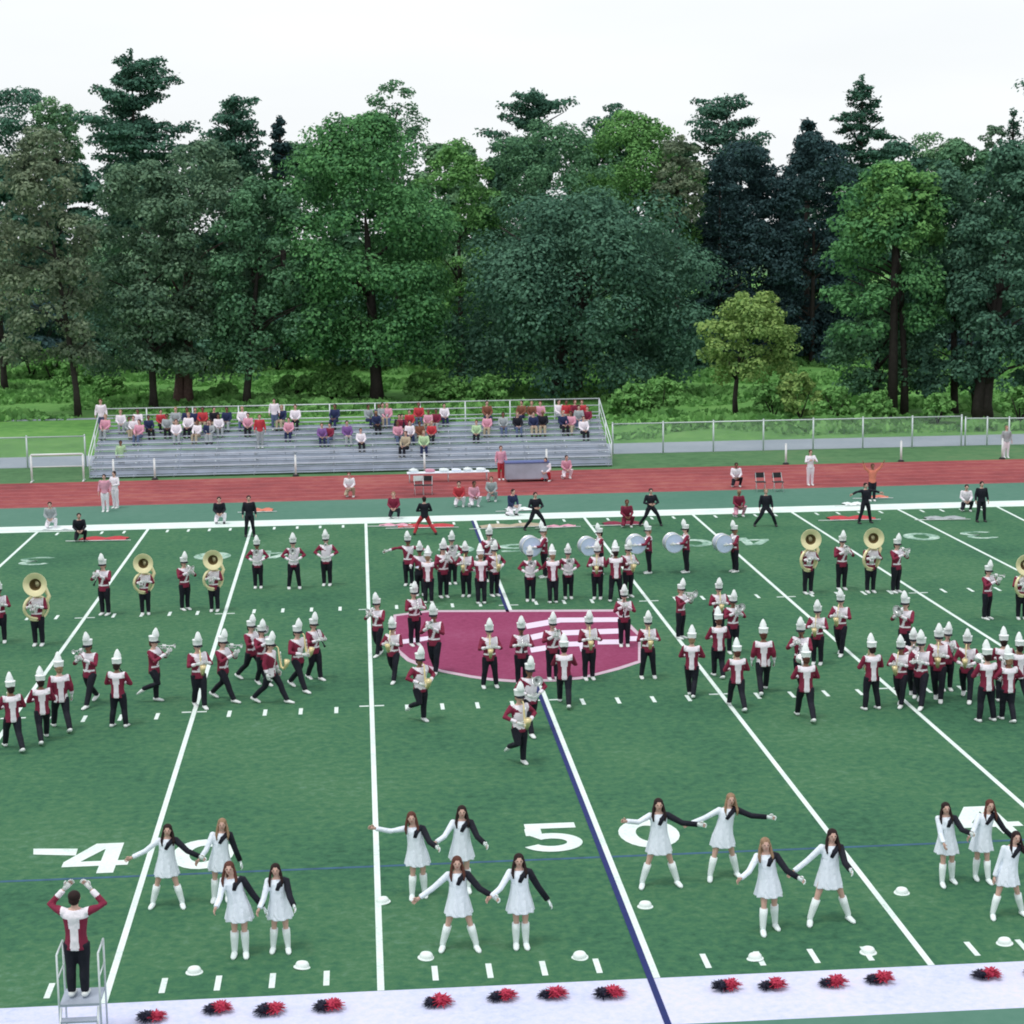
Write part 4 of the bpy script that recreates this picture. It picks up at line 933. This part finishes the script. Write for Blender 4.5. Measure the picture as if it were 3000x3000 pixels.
poms = [(1,862,1318),(1,1232,1272),(1,1532,1278),(1,1860,1258),(2,545,1232),(2,912,1200),(2,1195,1188),(2,1520,1184),(3,250,1142),(3,508,1138),(3,850,1122),(3,1115,1102),(3,1720,1078),(3,2010,1062)]
for i, (t, x, y) in enumerate(poms):
    for col, dx, dy in (('blkpom',-34,5),('redpom',22,0)):
        p = G(*vt(t, x+dx, y+dy+12)); r = shared('pompom', pm[random.randrange(4)], None, MT[col]); r.location = p; r.rotation_euler = (0,0,random.uniform(0,6)); f_ = random.uniform(.72,.9) if col == 'blkpom' else random.uniform(.86,1.02); r.scale = (f_*1.05, f_, f_*.9)
        tag(r, f'{"black" if col=="blkpom" else "red"} pompom on the white sideline, in {nth(i)} pair from left', 'pompom', 'pompoms on the near sideline')
# ---- colour guard and helpers at the far sideline
def U(t, x, y): return G((t-1)*1000+x/1.932, 1000+y/1.932)
FAR = [(1,452,1130,'crouch','lap','black','black','guard in black crouching on the far sideline at left',15),
 (1,1415,1105,'apart','down','black','black','guard in black standing where the second yard line meets the sideline',0),
 (2,473,1095,'lunge','low','black','red','guard in black top lunging over a red flag',180),
 (2,1100,1068,'lunge','low','black','black','guard in black and tan at midfield bending to one side',20),
 (2,1752,1045,'lunge','low','black','black','guard in black bending behind the third bass drummer',0),
 (3,470,1048,'lunge','down','black','black','guard in black with legs wide apart right of the bass drums',0),
 (3,1032,1030,'wide','out','black','black','guard in black with orange-sleeved companion flag at the right',10),
 (3,1688,1022,'apart','down','black','black','guard in black standing near the right thirty',0)]
for i, (t, x, y, lg, ar, tp, bt, lb, fc) in enumerate(FAR):
    person(U(t,x,y), math.radians(fc), lg, ar, lb, 'colour guard at the far sideline', kind='plain', top=tp, bottom=bt, hair=random.choice(hrs))
FAR2 = [(1,598,965,'stand','down','pink','white','standing helper in pink and white, left one of the pair on the track',0),(1,655,945,'stand','low','white','white','standing helper in white, right one of the pair on the track',-30),
 (1,690,745,'stand','down','green','khaki','person in pale green at the left front of the bleachers',20),
 (2,50,880,'crouch','lap','white','khaki','small crouching figure in white on the track edge at left',0),
 (2,300,1000,'crouch','lap','maroon','black','crouching figure in maroon on the far sideline left of the emblem',0),
 (2,668,935,'crouch','lap','red','white','crouching figure in red, leftmost of the crouching trio',0),(2,745,935,'crouch','lap','pink','white','crouching figure in pink beside the one in red',20),(2,852,905,'crouch','lap','grey','grey','crouching figure in grey right of the pink one',0),
 (2,960,985,'crouch','lap','navy','white','crouching figure in navy and white on the sideline at midfield',40),
 (2,905,785,'stand','down','pink','red','helper in pink and red beside the blue equipment case',0),(2,1165,790,'crouch','lap','white','red','crouching helper in white and red right of the equipment case',-20),(2,1270,775,'crouch','lap','pink','white','kneeling helper in pink on the track far right of the case',0),
 (2,1612,1050,'crouch','lap','maroon','maroon','crouching figure in maroon left of the third bass drummer',10),(3,312,990,'crouch','lap','maroon','pink','crouching figure in maroon above the rightmost bass drum',0),
 (3,722,815,'stand','hold','white','white','helper in white standing alone on the track at right',0),(3,300,822,'crouch','lap','white','black','crouching helper in white and black on the track edge',0),
 (3,1072,905,'stand','wave','orange','black','figure in orange waving behind the sideline at right',0),
 (3,1600,960,'crouch','lap','white','black','crouching figure in white beside the guard at the right thirty',0),
 (3,1830,660,'stand','down','grey','white','spectator in grey standing by the fence at the right edge',0),
 (1,290,1060,'crouch','lap','grey','white','crouching figure in grey on the sideline at the far left',0),(1,1245,1030,'crouch','lap','black','white','crouching figure in black and white left of the second yard line',0)]
for t, x, y, lg, ar, tp, bt, lb, fc in FAR2:
    person(U(t,x,y), math.radians(fc), lg, ar, lb, 'helpers along the far sideline and track', kind='plain', top=tp, bottom=bt, hair=random.choice(hrs), skin=random.choice(['skin','skin','skin2']))
# flags lying flat (rippled cloth on a pole)
def flag(c, wx, wy, m, label, rz=0):
    r = empty('flag', c, rz); tag(r, label, 'flag', 'flags lying along the far sideline'); bm = bmesh.new(); nx, ny = 10, 5
    V = [[bm.verts.new((-wx/2+wx*i/nx, -wy/2+wy*j/ny, .05+.035*math.sin(i*1.3+j)+.02*math.sin(j*2.1))) for j in range(ny+1)] for i in range(nx+1)]
    for i in range(nx):
        for j in range(ny): bm.faces.new((V[i][j],V[i+1][j],V[i+1][j+1],V[i][j+1]))
    link('cloth', finish(bm,'cloth'), r, MT[m]); bm = bmesh.new(); limb(bm, [(-wx/2-.5,-wy/2,.04),(wx/2+.2,-wy/2,.04)], [.018]*2, n=6); link('pole', finish(bm,'pole'), r, MT['post'])
FL = [(1,590,1122,1.9,.9,'red','crumpled red flag right of the crouching guard in black'),(1,360,1062,1.7,1.0,'boot','white flag lying on the sideline left of the crouching guard'),(1,1480,960,1.0,1.0,'orange','small orange flag behind the guard at the second yard line'),
 (2,480,1050,2.3,.9,'red','red flag at the feet of the lunging guard'),(2,300,1045,1.2,.6,'pink','pale red flag left of the lunging guard'),(2,960,1048,2.6,.9,'khaki','tan flag on the turf left of midfield guard'),(2,1000,955,1.1,.8,'boot','white cloth flag on the sideline at midfield'),
 (2,1590,1035,1.6,.9,'maroon','maroon flag left of the third bass drum'),(3,950,1005,1.9,1.0,'red','red flag lying left of the waving figure'),(3,1480,1005,1.6,.8,'grey','brownish grey flag near the right thirty'),(2,1240,1052,1.2,.5,'pink','pink flag right of the midfield guard'),(3,1085,885,1.1,.8,'orange','orange flag behind the sideline at right'),(3,965,925,.9,.8,'boot','white flag beside the orange figure')]
for t, x, y, wx, wy, m, lb in FL: flag(U(t,x,y), wx, wy, m, lb, random.uniform(-.15,.15))
# equipment on the track
c = U(2,605,792); r = empty('table', (c.x, c.y, 0)); LNT = (U(2,840,792)-U(2,372,792)).x; tag(r, 'long low table draped in white on the track', 'table')
bm = bmesh.new(); box(bm, (0,0,.45), (LNT,.6,.04)); link('tabletop', finish(bm,'tabletop',False), r, MT['dress'])
for sx in (-1,0,1):
    for sy in (-1,1): bm = bmesh.new(); limb(bm, [(sx*LNT/2*.94,sy*.25,0),(sx*LNT/2*.94,sy*.25,.44)], [.022]*2, n=6); link('leg', finish(bm,'leg'), r, MT['alul'])
for k, (fx, mk, h) in enumerate(((-.42,'boot',.2),(-.22,'pink',.14),(-.05,'boot',.16),(.1,'dress',.12),(.24,'boot',.18),(.4,'boot',.14))):
    bm = bmesh.new(); limb(bm, [(-.22,0,.07),(-.1,0,h*.55),(.12,0,h*.5),(.24,0,.06)], [(.06,.08),(.12,.09),(.11,.08),(.04,.05)], n=10); limb(bm, [(-.1,0,h*.8),(0,0,h*1.15),(.1,0,h*.75)], [.014]*3, n=6)
    o = link('bag', finish(bm,'bag'), None, MT[mk]); o.location = (c.x+fx*LNT, c.y, .475); tag(o, f'{"pink" if mk=="pink" else "white"} bag on the long white table, {nth(k)} from left', 'bag', 'bags on the long table')
c = U(2,1050,790); r = empty('equipment_case', (c.x, c.y, 0)); tag(r, 'blue-grey wheeled equipment case on the track by the bleachers', 'case')
bm = bmesh.new(); box(bm, (0,0,.52), (2.1,.8,.78)); bmesh.ops.bevel(bm, geom=bm.edges[:], offset=.03, segments=2, affect='EDGES'); link('body', finish(bm,'body',False), r, MT['alud'])
bm = bmesh.new(); box(bm, (0,0,.94), (2.14,.84,.05)); link('lid', finish(bm,'lid',False), r, MT['shade'])
for sx in (-1,1):
    for sy in (-1,1): bm = bmesh.new(); limb(bm, [(sx*.9-.03,sy*.3,.07),(sx*.9+.03,sy*.3,.07)], [.07]*2, n=12); link('wheel', finish(bm,'wheel'), r, MT['rubber'])
for k, (t, x, y) in enumerate([(2,440,868),(2,490,868),(3,440,850),(3,540,850)]):
    c = U(t,x,y); r = empty('folding_chair', (c.x, c.y, 0), random.uniform(-.3,.3)); tag(r, f'black folding chair on the track, {nth(k)} of four from left', 'chair', 'folding chairs on the track')
    bm = bmesh.new(); box(bm, (0,0,.45), (.44,.42,.03)); link('seat', finish(bm,'seat',False), r, MT['rubber']); bm = bmesh.new(); box(bm, (0,.2,.74), (.44,.02,.24)); link('backrest', finish(bm,'backrest',False), r, MT['post' if k == 0 else 'rubber'])
    for sx in (-1,1): bm = bmesh.new(); limb(bm, [(sx*.2,.24,0),(sx*.2,-.14,.45)], [.012]*2, n=5); limb(bm, [(sx*.2,-.2,0),(sx*.2,.2,.86)], [.012]*2, n=5); link('leg', finish(bm,'leg'), r, MT['alul'])
# ---- spectators
S1 = [(235,140,'white','stand'),(372,250,'white','sit'),(492,232,'white','sit'),(275,345,'pink','sit'),(505,325,'pink','sit'),(568,275,'navy','sit'),(655,225,'red','sit'),(762,235,'grey','sit'),(765,320,'white','sit'),(840,195,'navy','sit'),(852,262,'white','sit'),
 (915,305,'white','sit'),(952,232,'red','sit'),(1032,212,'black','sit'),(1062,255,'white','sit'),(1358,320,'red','stand'),(1460,200,'white','stand'),(1608,222,'white','sit'),(1562,315,'pink','sit'),(1512,232,'navy','sit'),(1795,335,'purple','sit'),(1852,345,'maroon','sit'),(1888,215,'navy','sit'),(990,315,'navy','sit'),(700,280,'grey','sit'),(430,265,'grey','sit')]
S2 = [(38,310,'purple','sit'),(130,350,'white','sit'),(232,228,'navy','sit'),(180,205,'grey','sit'),(375,315,'pink','sit'),(455,295,'white','sit'),(522,310,'brown','sit'),(580,205,'pink','sit'),(602,295,'red','sit'),(685,175,'white','sit'),(632,205,'maroon','sit'),(970,160,'brown','sit'),(972,245,'pink','sit'),(900,300,'green','sit'),(1078,235,'grey','sit'),
 (1172,232,'black','sit'),(1202,165,'brown','sit'),(1268,168,'brown','sit'),(1325,165,'pink','sit'),(1342,248,'black','sit'),(1280,238,'navy','sit'),(1448,155,'white','sit'),(1498,165,'red','sit'),(1556,150,'maroon','sit'),(1602,150,'red','sit'),(1652,172,'maroon','sit'),(1530,225,'pink','sit'),(1612,262,'white','sit'),(550,365,'green','sit'),(430,368,'khaki','sit')]
SP = [(200+x/2.415, 1130+y/2.415, c, p) for x, y, c, p in S1] + [(1000+x/2.273, 1130+y/2.273, c, p) for x, y, c, p in S2]
for _ in range(18):
    SP.append((random.choice([random.uniform(300,760), random.uniform(1000,1330), random.uniform(1450,1740)]), random.uniform(1200,1262), random.choice(['white','white','red','pink','navy','maroon','grey','black','purple']), 'sit'))
SP.sort()
SP = [q for k, q in enumerate(SP) if k == 0 or abs(q[0]-SP[k-1][0]) > 6 or abs(q[1]-SP[k-1][1]) > 18]
rows = {}; placed = []
for u, v, c, ps in SP:
    best = min(range(NR), key=lambda i: abs(PY(u, v, rowyz(i)[0]).z-(rowyz(i)[1]+(.32 if ps == 'sit' else .55))))
    if ps == 'stand': best = min(best, NR-1)
    q = PY(u, v, rowyz(best)[0]); rows.setdefault(best, []).append(q.x); placed.append((u, q.x, best, c, ps))
rown = ['front','second','third','fourth','fifth','sixth','seventh','top']
for u, x, i, c, ps in placed:
    yy, zz = rowyz(i); k = sorted(rows[i]).index(x)
    if ps == 'sit': loc = (x, yy+.02, zz-.44)
    else: loc = (x, yy-.30, zz-.38)
    col = {'navy':'navy','khaki':'khaki','green':'pale green'}.get(c, c)
    person(loc, math.radians(random.uniform(-20,20)), ps, 'lap' if ps == 'sit' else 'down', f'{"seated" if ps=="sit" else "standing"} spectator in {col}, {nth(k)} from left in {rown[i]} bleacher row', 'spectators in the bleachers', kind='plain', top=c,
           bottom=random.choice(['denim','black','khaki','navy','grey']), skin=random.choice(['skin','skin','skin2']), hair=random.choice(hrs), sc=random.uniform(.98,1.1))
